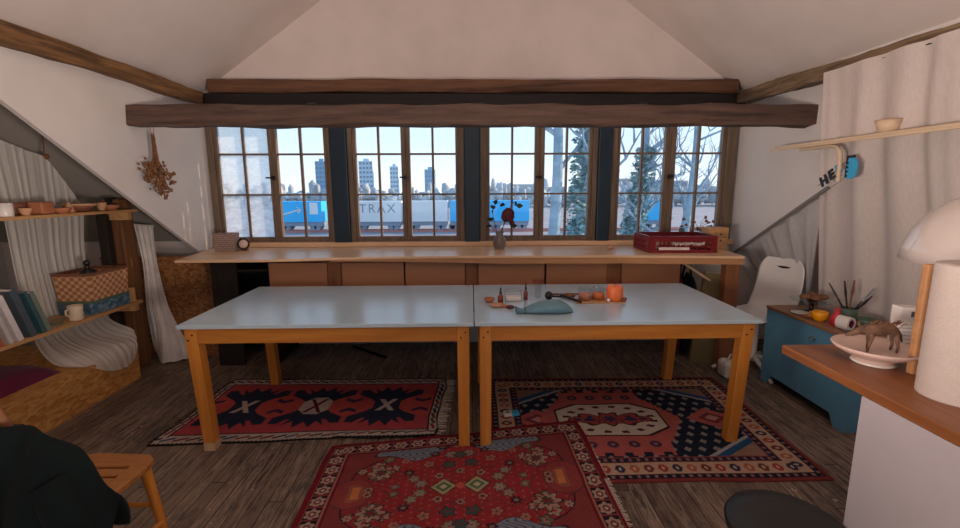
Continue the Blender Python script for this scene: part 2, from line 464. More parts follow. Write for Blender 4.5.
# beams
S(MB().beam(XL, XR+.04, 3.25, 3.38, 1.905, 2.045, 'X', 60, .006, 3).build('trim_1', M['beam_old']), 'old brown tie beam crossing in front of the window tops')
S(MB().beam(-2.22, 2.33, 4.05, 4.18, 2.285, 2.392, 'X', 60, .004, 5).build('trim_2', M['beam_plate']), 'reddish brown wall plate beam under the gable')
S(MB().box(-2.32, 2.42, 4.07, 4.185, 2.16, 2.28).build('trim_3', M['beam_dark'], bevel=.004), 'dark lintel over the windows')
S(MB().beam(-2.425, -2.275, -2.5, 4.06, 2.195, 2.288, 'Y', 70, .010, 8).build('trim_4', M['purlin']), 'rough brown purlin under the left ceiling slope')
o = S(MB().beam(-.07, .075, -6.5, 0, -.10, .0, 'Y', 90, .010, 9).build('trim_5', M['purlin_r'], loc=(2.40, 4.06, 2.296)), 'rough grey brown purlin under the right ceiling slope')
o.rotation_euler = (.031, 0, 0)
for bx, i in ((-1.1, 0), (.07, 1), (1.22, 2)):
    S(MB().box(bx-.03, bx+.03, 3.27, 3.35, 2.043, 2.062).build('trim_beam_block', M['beam_dark'], bevel=.003), 'small dark block on top of the tie beam')
# sill board above the worktop and the small bar on the right cheek
S(MB().box(XL, XR, 4.13, 4.19, .945, .988).build('trim_6', M['worktop'], bevel=.004), 'pine sill board under the windows')
S(MB().tube([(2.435, 3.06, 1.468), (2.435, 4.10, .862)], .013, 8).build('trim_7', plain('grey_painted_bar', (120,116,112), .6)), 'grey bar along the sloping edge of the right wall')

# windows: four, each with a frame and two sashes of six panes
WX = [(-2.335, -1.245), (-1.10, -.055), (.085, 1.155), (1.275, 2.425)]
PANES = [[(-2.255, -1.81), (-1.735, -1.315)], [(-1.03, -.625), (-.545, -.135)], [(.175, .585), (.675, 1.08)], [(1.365, 1.775), (1.875, 2.30)]]
ROWS = [(1.035, 1.412), (1.428, 1.772), (1.788, 2.13)]
ZB, ZT = .988, 2.16
for w in range(4):
    x0, x1 = WX[w]
    win = thing('window_%d' % (w+1), None, None, (0, 0, 0)); win['kind'] = 'structure'
    win['label'] = ['wooden window nearest the left wall with fogged panes', 'wooden window second from the left wall',
                    'wooden window behind the vase with the dark rose', 'wooden window above the red crate'][w]
    mid = (PANES[w][0][1] + PANES[w][1][0])/2
    f = MB()
    f.box(x0, PANES[w][0][0]-.03, 4.155, 4.26, ZB, ZT); f.box(PANES[w][1][1]+.03, x1, 4.155, 4.26, ZB, ZT)
    f.box(x0, x1, 4.17, 4.26, ZT-.012, ZT+.03)
    f.build('window_frame', M['frame'], win, bevel=.004)
    for k in range(2):
        a, c = PANES[w][k]
        lx = a-.03 if k == 0 else mid+.001
        rx = mid-.001 if k == 0 else c+.03
        s = MB()
        s.box(lx, a, 4.175, 4.225, ZB, ZT-.012); s.box(c, rx, 4.175, 4.225, ZB, ZT-.012)
        s.box(a, c, 4.176, 4.224, ZB, ROWS[0][0]); s.box(a, c, 4.176, 4.224, ROWS[2][1], ZT-.012)
        sash = s.build('sash', M['frame'], win, bevel=.003)
        mu = MB()
        mx = (a+c)/2
        mu.box(mx-.009, mx+.009, 4.182, 4.218, ROWS[0][0], ROWS[2][1])
        for r in range(2):
            mu.box(a, c, 4.184, 4.216, ROWS[r][1], ROWS[r+1][0])
        mu.build('glazing_bar', M['frame'], sash)
        MB().box(a, c, 4.199, 4.202, ROWS[0][0], ROWS[2][1]).build('pane', M['pane_frost'] if (w == 0 and k == 0) else M['pane'], sash)
    h = MB(); h.box(mid-.012, mid+.012, 4.14, 4.176, 1.55, 1.59); h.tube([(mid, 4.145, 1.57), (mid+.01, 4.125, 1.57), (mid-.05, 4.118, 1.572)], .007, 8)
    h.build('window_handle', M['dark_metal'], win)
for i, (a, c) in enumerate(((WX[0][1], WX[1][0]), (WX[1][1], WX[2][0]), (WX[2][1], WX[3][0]))):
    S(MB().box(a+.001, c-.001, 4.12, 4.27, .988, 2.16).build('trim_window_post', M['navy_paint'], bevel=.006),
      ['dark blue post right of the fogged window', 'dark blue post left of the rose vase', 'dark blue post left of the red crate'][i])

# ------------------------------------------------------------------ worktop and cabinets under the windows
wt = thing('worktop', 'long pale pine worktop with wavy front edge under the windows', 'worktop', (0, 0, 0))
front = [(-2.24, 3.40), (-1.9, 3.395), (-1.6, 3.40), (-1.35, 3.425), (-1.1, 3.47), (-.8, 3.51), (-.4, 3.525), (.3, 3.525), (1.2, 3.50), (2.12, 3.40)]
b = MB(); b.prism(front + [(2.22, 4.128), (-2.33, 4.128), (-2.33, 3.98)], .925, .944)
b.build('top_board', M['worktop'], wt, bevel=.003)
def along(fr, y_off, zfun, z1, x_from, x_to, thick):
    pts = [p for p in fr if x_from <= p[0] <= x_to]
    m = MB()
    vs = []
    for (x, y) in pts:
        z0 = zfun(x); vs += [(x,y+y_off,z0),(x,y+y_off,z1),(x,y+y_off+thick,z1),(x,y+y_off+thick,z0)]
    fs = [(k*4+j, k*4+4+j, k*4+4+(j+1)%4, k*4+(j+1)%4) for k in range(len(pts)-1) for j in range(4)]
    n = (len(pts)-1)*4
    return m.add(vs, fs+[(0,1,2,3),(n+3,n+2,n+1,n)])
along(front, .008, lambda x: .878 if x > .25 else .878+.036*min(1, (.3-x)/1.4), .9245, -1.15, 2.2, .03).build('front_rail', M['rail'], wt, weld=True)
MB().box(2.00, 2.11, 3.43, 3.51, 0, .877).build('leg', M['cab_side'], wt, bevel=.004)
# cabinets
def cabinet(x0, x1, doors, label):
    c = thing('hanging_cabinet', label, 'cabinet', ((x0+x1)/2, 3.62, 0), 0, 'tan cabinets under the worktop')
    w = (x1-x0)/2
    b = MB()
    zb, zt = .46, .9235
    b.box(-w, -w+.018, 0, .5, zb, zt); b.box(w-.018, w, 0, .5, zb, zt); b.box(-w+.018, w-.018, .48, .5, zb, zt)
    b.box(-w+.018, w-.018, 0, .48, zb, zb+.02)
    b.box(-w+.018, w-.018, 0, .05, .89, zt)
    for a in doors['stiles']: b.box(a[0]-(x0+x1)/2, a[1]-(x0+x1)/2, -.012, 0, zb, zt)
    b.build('carcass', M['cab_side'], c)
    for a, d in doors['doors']:
        MB().box(a-(x0+x1)/2, d-(x0+x1)/2, -.02, -.001, .48, .885).build('door', M['cab_face'], c, bevel=.002)
cabinet(-1.635, -1.051, {'doors': [(-1.63, -1.165)], 'stiles': [(-1.16, -1.055)]}, 'tan cabinet under the worktop, right beside the dark open shelf')
cabinet(-1.049, .049, {'doors': [(-1.045, -.547), (-.533, -.05)], 'stiles': [(-.045, .045)]}, 'tan cabinet with two doors under the second window from the left')
cabinet(.051, 1.229, {'doors': [(.06, .598), (.614, 1.11)], 'stiles': [(1.115, 1.225)]}, 'tan cabinet with two doors below the dark rose vase')
cabinet(1.231, 1.72, {'doors': [(1.235, 1.715)], 'stiles': []}, 'tan cabinet with one door beside the space full of bags')
u = thing('open_shelf', 'dark open shelf unit under the left end of the worktop', 'shelf unit', (-1.89, 3.66, 0))
b = MB(); b.box(-.24, -.03, 0, .02, 0, .90); b.box(-.24, .245, .46, .48, 0, .90); b.box(-.24,-.22,.02,.46,0,.9); b.box(.225,.245,.0,.46,0,.9)
b.build('carcass', M['dark_wood'], u)
b = MB(); b.box(-.219, .224, .03, .459, .80, .82); b.build('shelf_board', M['dark_wood'], u)
b = MB(); b.box(-.219, .224, .03, .459, .40, .42); b.build('shelf_board', M['dark_wood'], u)
tag(MB().box(-3.2, -2.16, 3.90, 3.92, 0, .90).build('chipboard_sheet', M['osb_dark'], bevel=.002), 'upright chipboard panel closing the low space left of the worktop', 'board')
# things stuffed in the open space at the right end
def soft_bag(name, lab, c, r, mat, seed, cat='bag'):
    t = thing(name, lab, cat, (c[0], c[1], c[2]))
    MB().blob((0,0,r[2]), r, 12, .10, seed).build('body', mat, t)
    MB().tube([(-r[0]*.4, 0, r[2]*1.8), (-r[0]*.2, 0, r[2]*2.2), (r[0]*.25, 0, r[2]*2.2), (r[0]*.4, 0, r[2]*1.8)], .01, 8).build('handle', mat, t)
soft_bag('bag', 'dark bag in the open space under the worktop end', (1.90, 3.86, 0), (.115, .13, .36), M['black_fabric'], 3)
soft_bag('red_bag', 'red bag beside the cabinet under the worktop end', (1.765, 3.72, .0), (.032, .08, .40), M['red_plastic'], 6)
def leaning(name, lab, cat, x, y, z, w, h, t, tilt, rz, mat):
    r = thing(name, lab, cat, (x, y, z), rz)
    MB().box(-w/2, w/2, -t/2, t/2, 0, h, RY(tilt)).build('cover', mat, r, bevel=.002)
    MB().box(-w/2+.01, w/2-.004, -t/2+.004, t/2-.004, h, h+.004, RY(tilt)).build('pages', M['paper'], r)
M['olive'] = plain('olive_card', (128,112,78), .7)
leaning('folder', 'olive folder leaning under the right end of the worktop', 'folder', 1.94, 3.60, .0, .2, .78, .03, .10, .0, M['olive'])
tag(MB().tube([(1.72, 3.60, .925-.05), (1.95, 3.56, .72)], .012, 8).build('stick', M['foot_wood']), 'pale stick poking out diagonally above the bags', 'stick')

# ------------------------------------------------------------------ work tables
def work_table(x0, x1, label, block):
    cx, cy = (x0+x1)/2, 2.85
    t = thing('work_table', label, 'table', (cx, cy, 0), 0, 'white topped work tables')
    w, d = (x1-x0)/2, .487
    MB().box(-w, w, -d, d, .728, .75).build('tabletop', M['laminate'], t, bevel=.003)
    ix, iy = .025, .02
    lw = .068
    ap = .088
    for s in (-1, 1):
        MB().box(-w+ix+lw, w-ix-lw, s*(d-iy-.012)-.012, s*(d-iy-.012)+.012, .728-ap, .727).build('apron', M['table_wood'], t, bevel=.002)
        MB().box(s*(w-ix-.012)-.012, s*(w-ix-.012)+.012, -d+iy+lw, d-iy-lw, .728-ap, .727).build('apron', M['table_wood'], t, bevel=.002)
    for sx in (-1, 1):
        for sy in (-1, 1):
            splay = -.035 * sx if (sx < 0 and block) or (sx > 0 and not block) else 0.
            x_t, y_t = sx*(w-ix-lw/2), sy*(d-iy-lw/2)
            zb = .045 if (block and sx < 0 and sy < 0) else 0.
            m = MB()
            h = lw/2
            g = h*.92
            dz = splay
            vs = [(x_t+dz+a*g, y_t+c*g, zb) for a, c in ((-1,-1),(1,-1),(1,1),(-1,1))] + [(x_t+a*h, y_t+c*h, .727) for a, c in ((-1,-1),(1,-1),(1,1),(-1,1))]
            m.add(vs, [(0,3,2,1),(4,5,6,7),(0,1,5,4),(1,2,6,5),(2,3,7,6),(3,0,4,7)])
            leg = m.build('leg', M['leg_wood'], t, bevel=.004)
            for zz in (.69, .66):
                MB().lathe([(.005, 0), (.005, .003)], 10, False, T(x_t + (.012 if zz > .67 else -.012), (y_t-h-.001) if sy < 0 else (y_t+h+.001), zz) @ RX(PI/2 if sy < 0 else -PI/2)).build('bolt', M['dark_metal'], leg)
            if zb:
                MB().box(x_t+dz-g-.001, x_t+dz+g+.001, y_t-g-.001, y_t+g+.001, 0, zb).build('foot_block', M['foot_wood'], leg, bevel=.002)
    return t
work_table(-1.592, .012, 'left white topped pine table, bare, standing on the red kilim', True)
work_table(.018, 1.608, 'right white topped pine table carrying the jars and blue pouch', False)

# ------------------------------------------------------------------ rugs (woven pattern as colour per knot)
def inpoly(x, y, poly):
    r = np.zeros(x.shape, bool); n = len(poly)
    for i in range(n):
        x0, y0 = poly[i]; x1, y1 = poly[(i+1) % n]
        if y0 == y1: continue
        c = ((y0 > y) != (y1 > y)) & (x < (x1-x0)*(y-y0)/(y1-y0)+x0)
        r ^= c
    return r
def L3(c): return np.array(lin(c)[:3])
def rug(name, label, corners, fn, nx, ny, size, z, mat, wav=.0, thick=.008, lift=None):
    """corners: near-left, near-right, far-right, far-left (x,y); fn(x,y) local metres -> colour"""
    u = np.linspace(0, 1, nx+1); v = np.linspace(0, 1, ny+1)
    U, V = np.meshgrid(u, v)
    c = np.array(corners, float)
    P = ((1-U)*(1-V))[...,None]*c[0] + (U*(1-V))[...,None]*c[1] + (U*V)[...,None]*c[2] + ((1-U)*V)[...,None]*c[3]
    ctr = c.mean(0)
    X = P[...,0]-ctr[0]; Y = P[...,1]-ctr[1]
    ed = wav*(np.sin(V*9+1)*.6+np.sin(V*17)*.4)*np.where(U < .5, (1-2*U)**6, (2*U-1)**6)*np.sign(U-.5)
    ey = wav*(np.sin(U*8+.5)*.6+np.sin(U*15+2)*.4)*np.abs(2*V-1)**6*np.sign(V-.5)
    X = X+ed; Y = Y+ey
    Z = np.full(X.shape, thick) + .0015*(np.sin(X*14+1)*np.sin(Y*11))
    if lift is not None: Z = Z + lift(X+ctr[0], Y+ctr[1])
    lx = (U-.5)*size[0]; ly = (V-.5)*size[1]
    col = fn(lx, ly)
    n = X.size
    vs = list(zip(X.ravel().tolist(), Y.ravel().tolist(), Z.ravel().tolist()))
    W = nx+1
    fs = [(j*W+i, j*W+i+1, (j+1)*W+i+1, (j+1)*W+i) for j in range(ny) for i in range(nx)]
    # hem down to the surface below
    edge = [i for i in range(W)] + [j*W+nx for j in range(1, ny+1)] + [ny*W+i for i in range(nx-1, -1, -1)] + [j*W for j in range(ny-1, 0, -1)]
    base = len(vs)
    for i in edge: vs.append((vs[i][0], vs[i][1], vs[i][2]-thick+.0008))
    m = len(edge)
    for k in range(m):
        k2 = (k+1) % m
        fs.append((edge[k2], edge[k], base+k, base+k2))
    me = bpy.data.meshes.new(name); me.from_pydata(vs, [], fs)
    ca = me.color_attributes.new('Col', 'FLOAT_COLOR', 'POINT')
    full = np.ones((len(vs), 4), np.float32)
    full[:n,:3] = col.reshape(-1, 3); full[n:,:3] = col.reshape(-1, 3)[edge]
    ca.data.foreach_set('color', full.ravel())
    me.materials.append(mat); me.update()
    t = thing(name, label, 'rug', (ctr[0], ctr[1], z))
    o = bpy.data.objects.new('pile', me); C.objects.link(o); o.parent = t
    return t, ctr
def fringe(t, p0, p1, out, n, ln, mat, z=.003, seed=1):
    r = random.Random(seed); m = MB()
    for i in range(n):
        f = (i+r.uniform(-.3, .3)+.5)/n
        x = p0[0]+(p1[0]-p0[0])*f; y = p0[1]+(p1[1]-p0[1])*f
        l = ln*r.uniform(.6, 1.1); sk = r.uniform(-.35, .35)*ln
        dx, dy = out
        m.tube([(x, y, z+.003), (x+dx*l*.5-dy*sk*.3, y+dy*l*.5+dx*sk*.3, z+.002), (x+dx*l-dy*sk, y+dy*l+dx*sk, z)], .0022, 4, True)
    return m.build('fringe', mat, t)
rs = np.random.RandomState(4)
RED, REDB, NAVY, WHITE = L3((190,80,86)), L3((206,90,84)), L3((46,54,76)), L3((206,190,180))
def kilim(x, y):
    hx, hy = .83, .455
    c = np.zeros(x.shape+(3,)); c[:] = RED
    dx, dy = hx-np.abs(x), hy-np.abs(y)
    per = .48
    xm = (x+.03+per*1.5) % per - per/2
    k = np.floor((x+.03+per*1.5)/per)
    ok = (k >= 0) & (k <= 2)
    ay = np.abs(y)/.37; ax = np.abs(xm)
    hexr = (np.abs(ax-.24)*1.0 + np.maximum(np.abs(y)-.05, 0)*.8 < .15) & (np.abs(y) < .165)
    c[hexr] = REDB
    q = [(0,0),(.09,0),(.09,.05),(.13,.10),(.222,.165),(.222,.245),(.17,.25),(.125,.19),(.10,.19),(.135,.275),(.075,.215),(.05,.30),(0,.225)]
    nav = inpoly(ax, np.abs(y), q) & ok
    c[nav] = NAVY
    # end pieces
    fig = hexr & ((np.abs(ax-.24) < .055) & (np.abs(np.abs(y)-.06-.6*np.abs(ax-.24)) < .022))
    c[fig] = L3((74,58,92))
    cen = k == 1
    hx6 = cen & (np.abs(xm)+.9*np.maximum(np.abs(y)-.06, 0) < .098) & (np.abs(y) < .12)
    c[hx6] = WHITE
    c[hx6 & (np.abs(np.abs(xm)-.5*np.abs(y)) < .013) & (np.abs(y) < .1)] = L3((110,30,40))
    xs = ok & ~cen & (np.abs(np.abs(xm)-.55*np.abs(y)) < .018) & (np.abs(y) < .085)
    c[xs] = WHITE
    # borders
    zz = np.abs(((x*40) % 1)-.5)*.016
    zy = np.abs(((y*40) % 1)-.5)*.016
    bor = (dy < .105) | (dx < .065)
    c[bor] = WHITE*.9
    mot = bor & (np.where(dy < .105, np.abs(dy-.055-((x*14) % 1-.5)*.03), np.abs(dx-.035-((y*14) % 1-.5)*.02)) < .010)
    pal = np.array([L3((150,50,56)), NAVY, L3((90,70,60)), L3((70,90,120)), L3((120,40,44))])
    pi = (np.floor(np.where(dy < .105, x, y)*14).astype(int) * 7) % 5
    c[mot] = pal[pi][mot]
    c[(dy < .012+zz) | (dx < .010+zy)] = L3((38,30,32))
    c[((dy > .096) & (dy < .108-zz*.4)) & (dx > .06)] = L3((40,32,36))
    c[((dx > .058) & (dx < .066)) & (dy > .08)] = L3((40,32,36))
    return c * (0.92+.16*rs.rand(*x.shape))[...,None]
def navy_rug(x, y):
    hx, hy = .875, .63
    c = np.zeros(x.shape+(3,)); c[:] = L3((30,38,58))
    dx, dy = hx-np.abs(x), hy-np.abs(y); d = np.minimum(dx, dy)
    # small pale motifs in the dark field
    gx = (x*12 + np.floor(y*13)*.5) % 1-.5; gy = (y*13) % 1-.5
    dots = (np.abs(gx)*1.0+np.abs(gy)*.8 < .27)
    c[dots] = L3((150,142,140))
    SAL = L3((184,98,92))
    # side lozenges
    for s in (-1, 1):
        q = np.abs(x-s*.56-.0)/.17 + np.abs(y)/.13
        c[q < 1] = SAL; c[q < .55] = L3((130,58,70)); c[q < .28] = L3((200,150,140))
    # corner triangles
    cor = (np.abs(x)/.66 + np.abs(y)/.42 > 1.50)
    c[cor] = L3((38,84,128)); st = cor & ((np.abs(x)/.66 + np.abs(y)/.42) < 1.56); c[st] = L3((170,170,170))
    c[(np.abs(x)/.66 + np.abs(y)/.42 > 1.68)] = L3((150,120,104))
    # stepped salmon medallion
    x = x+.10
    ysn = np.floor(np.abs(y)/.036)*.036
    med = np.abs(x) < np.where(ysn < .30, .45-.60*ysn, .45-.60*.3)
    med &= (np.abs(y) < .37) | ((np.abs(y) < .405) & (np.abs((x*9) % 1-.5) < .28) & (np.abs(x) < .28))
    c[med] = SAL
    md = med & (np.hypot((x*8) % 1-.5, (np.abs(y)-.29)*8) < .27); c[md] = L3((70,60,84))
    md2 = med & (np.hypot((x*8) % 1-.5, (np.abs(y)-.29)*8) < .10); c[md2] = SAL
    oc = (np.abs(x) < .33) & (np.abs(y) < .19) & (np.abs(x)/.33+np.abs(y)/.19 < 1.55)
    oc0 = (np.abs(x) < .345) & (np.abs(y) < .205) & (np.abs(x)/.345+np.abs(y)/.205 < 1.57)
    c[oc0] = L3((60,40,44)); c[oc] = L3((214,200,184))
    a = np.arctan2(y/.19, x/.33); rr = np.hypot(x/.33, y/.19)
    ring = oc & (np.abs(rr-.84) < .075) & (np.abs(((a/(2*PI)*16) % 1)-.5) < .2); c[ring] = L3((84,44,46))
    fl = np.minimum(np.minimum(np.hypot(x/1.15, y), np.hypot((np.abs(x)-.13)/1.0, y*1.1)), np.hypot((np.abs(x)-.21), y*1.6)*1.35)
    fl = fl + .012*np.sin(a*9)
    c[oc & (fl < .082)] = L3((70,48,48)); c[oc & (fl < .066)] = L3((166,74,70)); c[oc & (fl < .034)] = L3((60,56,96))
    x = x-.10
    # borders
    def band(a0, b0, colr): c[(d >= a0) & (d < b0)] = L3(colr)
    s = np.where(dx < dy, y, x)
    band(0, .022, (134,62,58)); band(.022, .06, (34,34,54)); band(.06, .16, (198,166,142)); band(.16, .168, (110,50,50)); band(.168, .205, (40,42,66)); band(.205, .212, (150,72,66))
    c[(d > .03) & (d < .052) & (np.abs((s*22) % 1-.5) < .2)] = L3((150,110,104))
    c[(d > .175) & (d < .198) & (np.abs((s*22) % 1-.5) < .2)] = L3((150,110,104))
    mt = (d > .078) & (d < .142) & (np.abs((s*13) % 1-.5)+np.abs(d-.11)*7 < .38)
    pal = np.array([L3((168,70,64)), L3((56,54,80)), L3((180,104,84)), L3((120,60,60))])
    c[mt] = pal[np.floor(s*13).astype(int) % 4][mt]
    c[mt & (np.abs((s*13) % 1-.5)+np.abs(d-.11)*7 < .12)] = L3((206,186,160))
    return c * (0.9+.2*rs.rand(*x.shape))[...,None]
def red_rug(x, y):
    hx, hy = .76, .53
    c = np.zeros(x.shape+(3,)); c[:] = L3((150,50,54))
    dx, dy = hx-np.abs(x), hy-np.abs(y); d = np.minimum(dx, dy)
    ax, ay = np.abs(x), np.abs(y)
    # faded rose ground in the corners, red lobed field
    lob = (ax/.60)**2.2+(ay/.44)**2.2 + .07*np.cos(np.arctan2(ay, ax)*8)
    c[lob > .92] = L3((134,62,62))
    c[(lob > .90) & (lob < .94)] = L3((70,40,50))
    # pale blue clouds
    for bx, by, rx, ry in ((.27, .36, .20, .06),):
        q = ((ax-bx)/rx)**2 + ((ay-by-.03*np.sin(ax*20))/ry)**2
        c[q < 1.15] = L3((60,44,60)); c[q < 1] = L3((128,138,150))
        c[(q < .8) & (np.abs((x*26+np.sin(y*60)) % 1-.5) < .16)] = L3((84,84,104))
    q = ((ax-.54)/.11)**2+(y/.13)**2; c[q < 1] = L3((146,66,64)); c[(q < 1) & (q > .88)] = L3((96,60,66)); c[(q < .35) & (ax < .56)] = L3((150,88,74))
    c[(ax > .50) & (ax < .54) & (ay < .05)] = L3((196,120,74))
    r2 = np.random.RandomState(12)
    pal = [L3(p) for p in ((170,132,116), (136,124,110), (48,38,52), (176,108,92), (104,110,98), (158,146,130), (66,84,82))]
    def ros(px, py, r, c0, c1, pet=6):
        dd = np.hypot(ax-px, ay-py); an = np.arctan2(ay-py, ax-px)
        e = r*(1+.22*np.cos(an*pet))
        c[dd < e*1.15] = L3((58,32,44)); c[dd < e] = c0; c[dd < e*.5] = c1; c[dd < e*.22] = L3((150,30,36))
    spots = [(.11,.10),(.20,.04),(.27,.15),(.17,.22),(.33,.03),(.36,.20),(.06,.20),(.0,.13),(.05,.30),(.14,.32),(.30,.27),(.42,.12),(.44,.24),(0,.29),(.46,.02),(.24,.09),(.10,.39),(.02,.40),(.39,.30),(.52,.20)]
    for i, (px, py) in enumerate(spots):
        ros(px, py, .020+.012*r2.rand(), pal[i % 7], pal[(i*3+2) % 7], 5+i % 3)
    for px, py in ((.42,.17),):
        ros(px, py, .058, L3((168,136,120)), L3((70,72,70)), 8)
    # centre diamonds
    q = np.abs(ax-.085)+ay*1.0
    c[q < .075] = L3((50,44,50)); c[q < .066] = L3((168,160,120)); c[q < .042] = L3((84,110,84)); c[q < .02] = L3((190,180,150))
    c[ax+ay < .03] = L3((196,90,80))
    vin = (np.abs(np.sin(x*30)*.03+.16-ay) < .004) | (np.abs(np.sin(y*34)*.03+.38-ax) < .004); c[vin & (lob < .9)] = L3((96,60,56))
    tiny = (np.hypot((x*24) % 1-.5, (y*24+np.floor(x*24)*.5) % 1-.5) < .17) & (lob < .88); 
    keep = np.abs(c-L3((150,50,54))).sum(-1) < .02
    c[tiny & keep] = L3((160,84,78))
    # borders
    s = np.where(dx < dy, y, x)
    c[d < .135] = L3((112,36,44)); c[(d > .035) & (d < .11)] = L3((40,30,42))
    fl = np.hypot((s*10) % 1-.5, (d-.072)*12)
    an = np.arctan2((d-.072)*12, (s*10) % 1-.5)
    inb = (d > .035) & (d < .11)
    c[inb & (fl < .40*(1+.15*np.cos(an*6)))] = L3((176,150,136)); c[inb & (fl < .22)] = L3((120,60,60)); c[inb & (fl < .1)] = L3((200,180,160))
    alt = inb & (np.abs((s*10) % 1) < .12); c[alt] = L3((140,60,64))
    c[(d > .112) & (d < .12)] = L3((170,110,100)); c[(d > .03) & (d < .036)] = L3((160,90,84))
    c[d < .03] = L3((120,32,42))
    return c * (0.86+.28*rs.rand(*x.shape))[...,None]
M['kilim'] = vcol('kilim_weave'); M['navy_pile'] = vcol('navy_rug_pile'); M['red_pile'] = vcol('red_rug_pile')
M['fringe'] = plain('cotton_fringe', (196,180,166), .9, 0, .15, 40)
M['fringe_dark'] = plain('dark_fringe', (60,44,44), .9, 0, .2, 40)
t, c0 = rug('navy_rug', 'navy and salmon rug with cream octagon centre under the right table', [(.10,2.04),(1.835,2.035),(1.885,3.29),(.115,3.31)], navy_rug, 420, 300, (1.75,1.26), 0, M['navy_pile'], .006)
fringe(t, (-.86,.58), (-.87,-.58), (-1,0), 60, .05, M['fringe'], .002, 2)
def lift_red(X, Y):      # the red rug climbs over the navy rug's near edge
    e = np.clip((X-.07)/.05, 0, 1)*np.clip((Y-2.02)/.05, 0, 1)
    return .0105*e
t, c0 = rug('red_rug', 'deep red floral rug in front of and under the tables', [(-.80,1.53),(.70,1.58),(.665,2.635),(-.815,2.40)], red_rug, 420, 300, (1.52,1.06), .0, M['red_pile'], .006, .009, lift_red)
fringe(t, (.745, -.48), (.715, .50), (1,.03), 150, .028, M['fringe'], .013, 3)
def lift_kil(X, Y):
    e = np.clip((X+.86)/.05, 0, 1)*np.clip((2.58-Y)/.05, 0, 1)
    return .0125*e
t, c0 = rug('kilim_rug', 'flat woven red kilim with navy medallions under the left table', [(-1.885,2.445),(-.225,2.495),(-.19,3.325),(-1.86,3.36)], kilim, 480, 260, (1.66,.91), 0, M['kilim'], .012, .006, lift_kil)
fringe(t, (.805,-.38), (.845,.40), (1,0), 70, .07, M['fringe'], .002, 4)
fringe(t, (-.845,-.42), (-.82,.42), (-1,0), 40, .025, M['fringe_dark'], .002, 5)
# small things on the floor
o = thing('card_box', 'tiny white and blue box lying on the navy rug', 'box', (.255, 2.735, .0105), .15)
MB().box(-.05, .05, -.022, .022, 0, .02).build('body', M['paper'], o, bevel=.002)
MB().box(.002, .049, -.0225, .0225, .0005, .0208).build('blue_end', M['sky_blue'], o)
MB().box(-.035, -.012, -.010, .008, .02, .0206).build('mark', M['black'], o)
o = thing('metal_stand', 'grey metal tube foot lying on the floor under the left table', 'metal stand', (-.95, 3.98, 0), 0)
MB().tube([(-.15,.06,.02),(.2,-.22,.02)], .014, 8).build('foot_tube', M['dark_metal'], o)
MB().tube([(-.17,.08,.045),(-.05,.07,.05),(.0,.13,.06),(.03,.16,.13)], .012, 8).build('bent_tube', M['metal'], o)

# ------------------------------------------------------------------ things on the right table
ZT_ = .7503
def bottle(x, y, h, r, lab, mat, grp=None):
    t = thing('dropper_bottle', lab, 'bottle', (x, y, ZT_), 0, grp)
    MB().lathe([(0,0),(r*.9,0),(r,h*.05),(r,h*.42),(r*.7,h*.5),(r*.38,h*.55),(r*.38,h*.6)], 18).build('body', mat, t)
    MB().lathe([(r*.5,h*.6),(r*.5,h*.72),(r*.32,h*.74),(r*.28,h*.92),(r*.12,h),(0,h)], 14).build('cap', M['black'], t)
bottle(.185, 2.775, .105, .018, 'brown dropper bottle at the left of the table clutter', M['amber'])
bottle(.355, 2.86, .115, .014, 'slim dark dropper bottle right of the wire rack', M['amber'])
t = thing('glass_vase', 'tall clear glass cup with a purple rim on the right table', 'glass', (.445, 2.93, ZT_))
MB().lathe([(0,.002),(.022,.002),(.02,.03),(.022,.075),(.036,.10)], 20, close=False).build('body', M['glass'], t)
MB().lathe([(.036,.10),(.040,.122)], 20, close=False).build('rim', M['pink_glass'], t)
t = thing('pestle', 'round black headed wooden tool lying on the white table', 'tool', (.505, 2.85, ZT_))
MB().blob((0,0,.03), (.026,.03,.03), 10).build('head', M['black'], t)
MB().tube([(.02,.0,.025),(.12,.03,.012),(.18,.05,.01)], [.006,.005,.004], 8).build('handle', M['dark_wood'], t)
t = thing('wire_rack', 'small wire frame standing between the dropper bottles', 'rack', (.27, 2.84, ZT_))
b = MB()
for a in (-.05, .055): b.tube([(a,-.02,0),(a,-.02,.07),(a,.03,.07),(a,.03,0)], .0022, 6)
b.tube([(-.05,-.02,.07),(.055,-.02,.07)], .0022, 6); b.tube([(-.05,.03,.07),(.055,.03,.07)], .0022, 6)
b.build('frame', M['metal'], t)
MB().box(-.048,.053,-.018,.028,.003,.03).build('card_block', M['paper'], t, bevel=.003)
def plate_like(name, lab, cat, x, y, r, mat, h=.012, z=ZT_):
    return tag(MB().lathe([(0,0),(r*.6,0),(r,h*.8),(r*.97,h),(r*.6,h*.35),(0,h*.3)], 20).build(name, mat, loc=(x,y,z)), lab, cat)
plate_like('shell_dish', 'small terracotta dish at the left edge of the clutter', 'dish', .115, 2.80, .035, M['terracotta'], .03)
plate_like('wooden_dish', 'flat pale wooden dish in front of the dropper bottle', 'dish', .155, 2.70, .045, M['clay_pale'], .016)
tag(MB().blob((0,0,.012), (.03,.018,.012), 8, .08, 3).build('pebble', M['rose'], loc=(.235,2.645,ZT_)), 'dark red pebble beside the mouth of the blue pouch', 'pebble')
tag(MB().blob((0,0,.011), (.02,.016,.011), 8, .08, 5).build('pebble', M['terracotta'], loc=(.20,2.675,ZT_)), 'orange pebble between the wooden dish and the blue pouch', 'pebble')
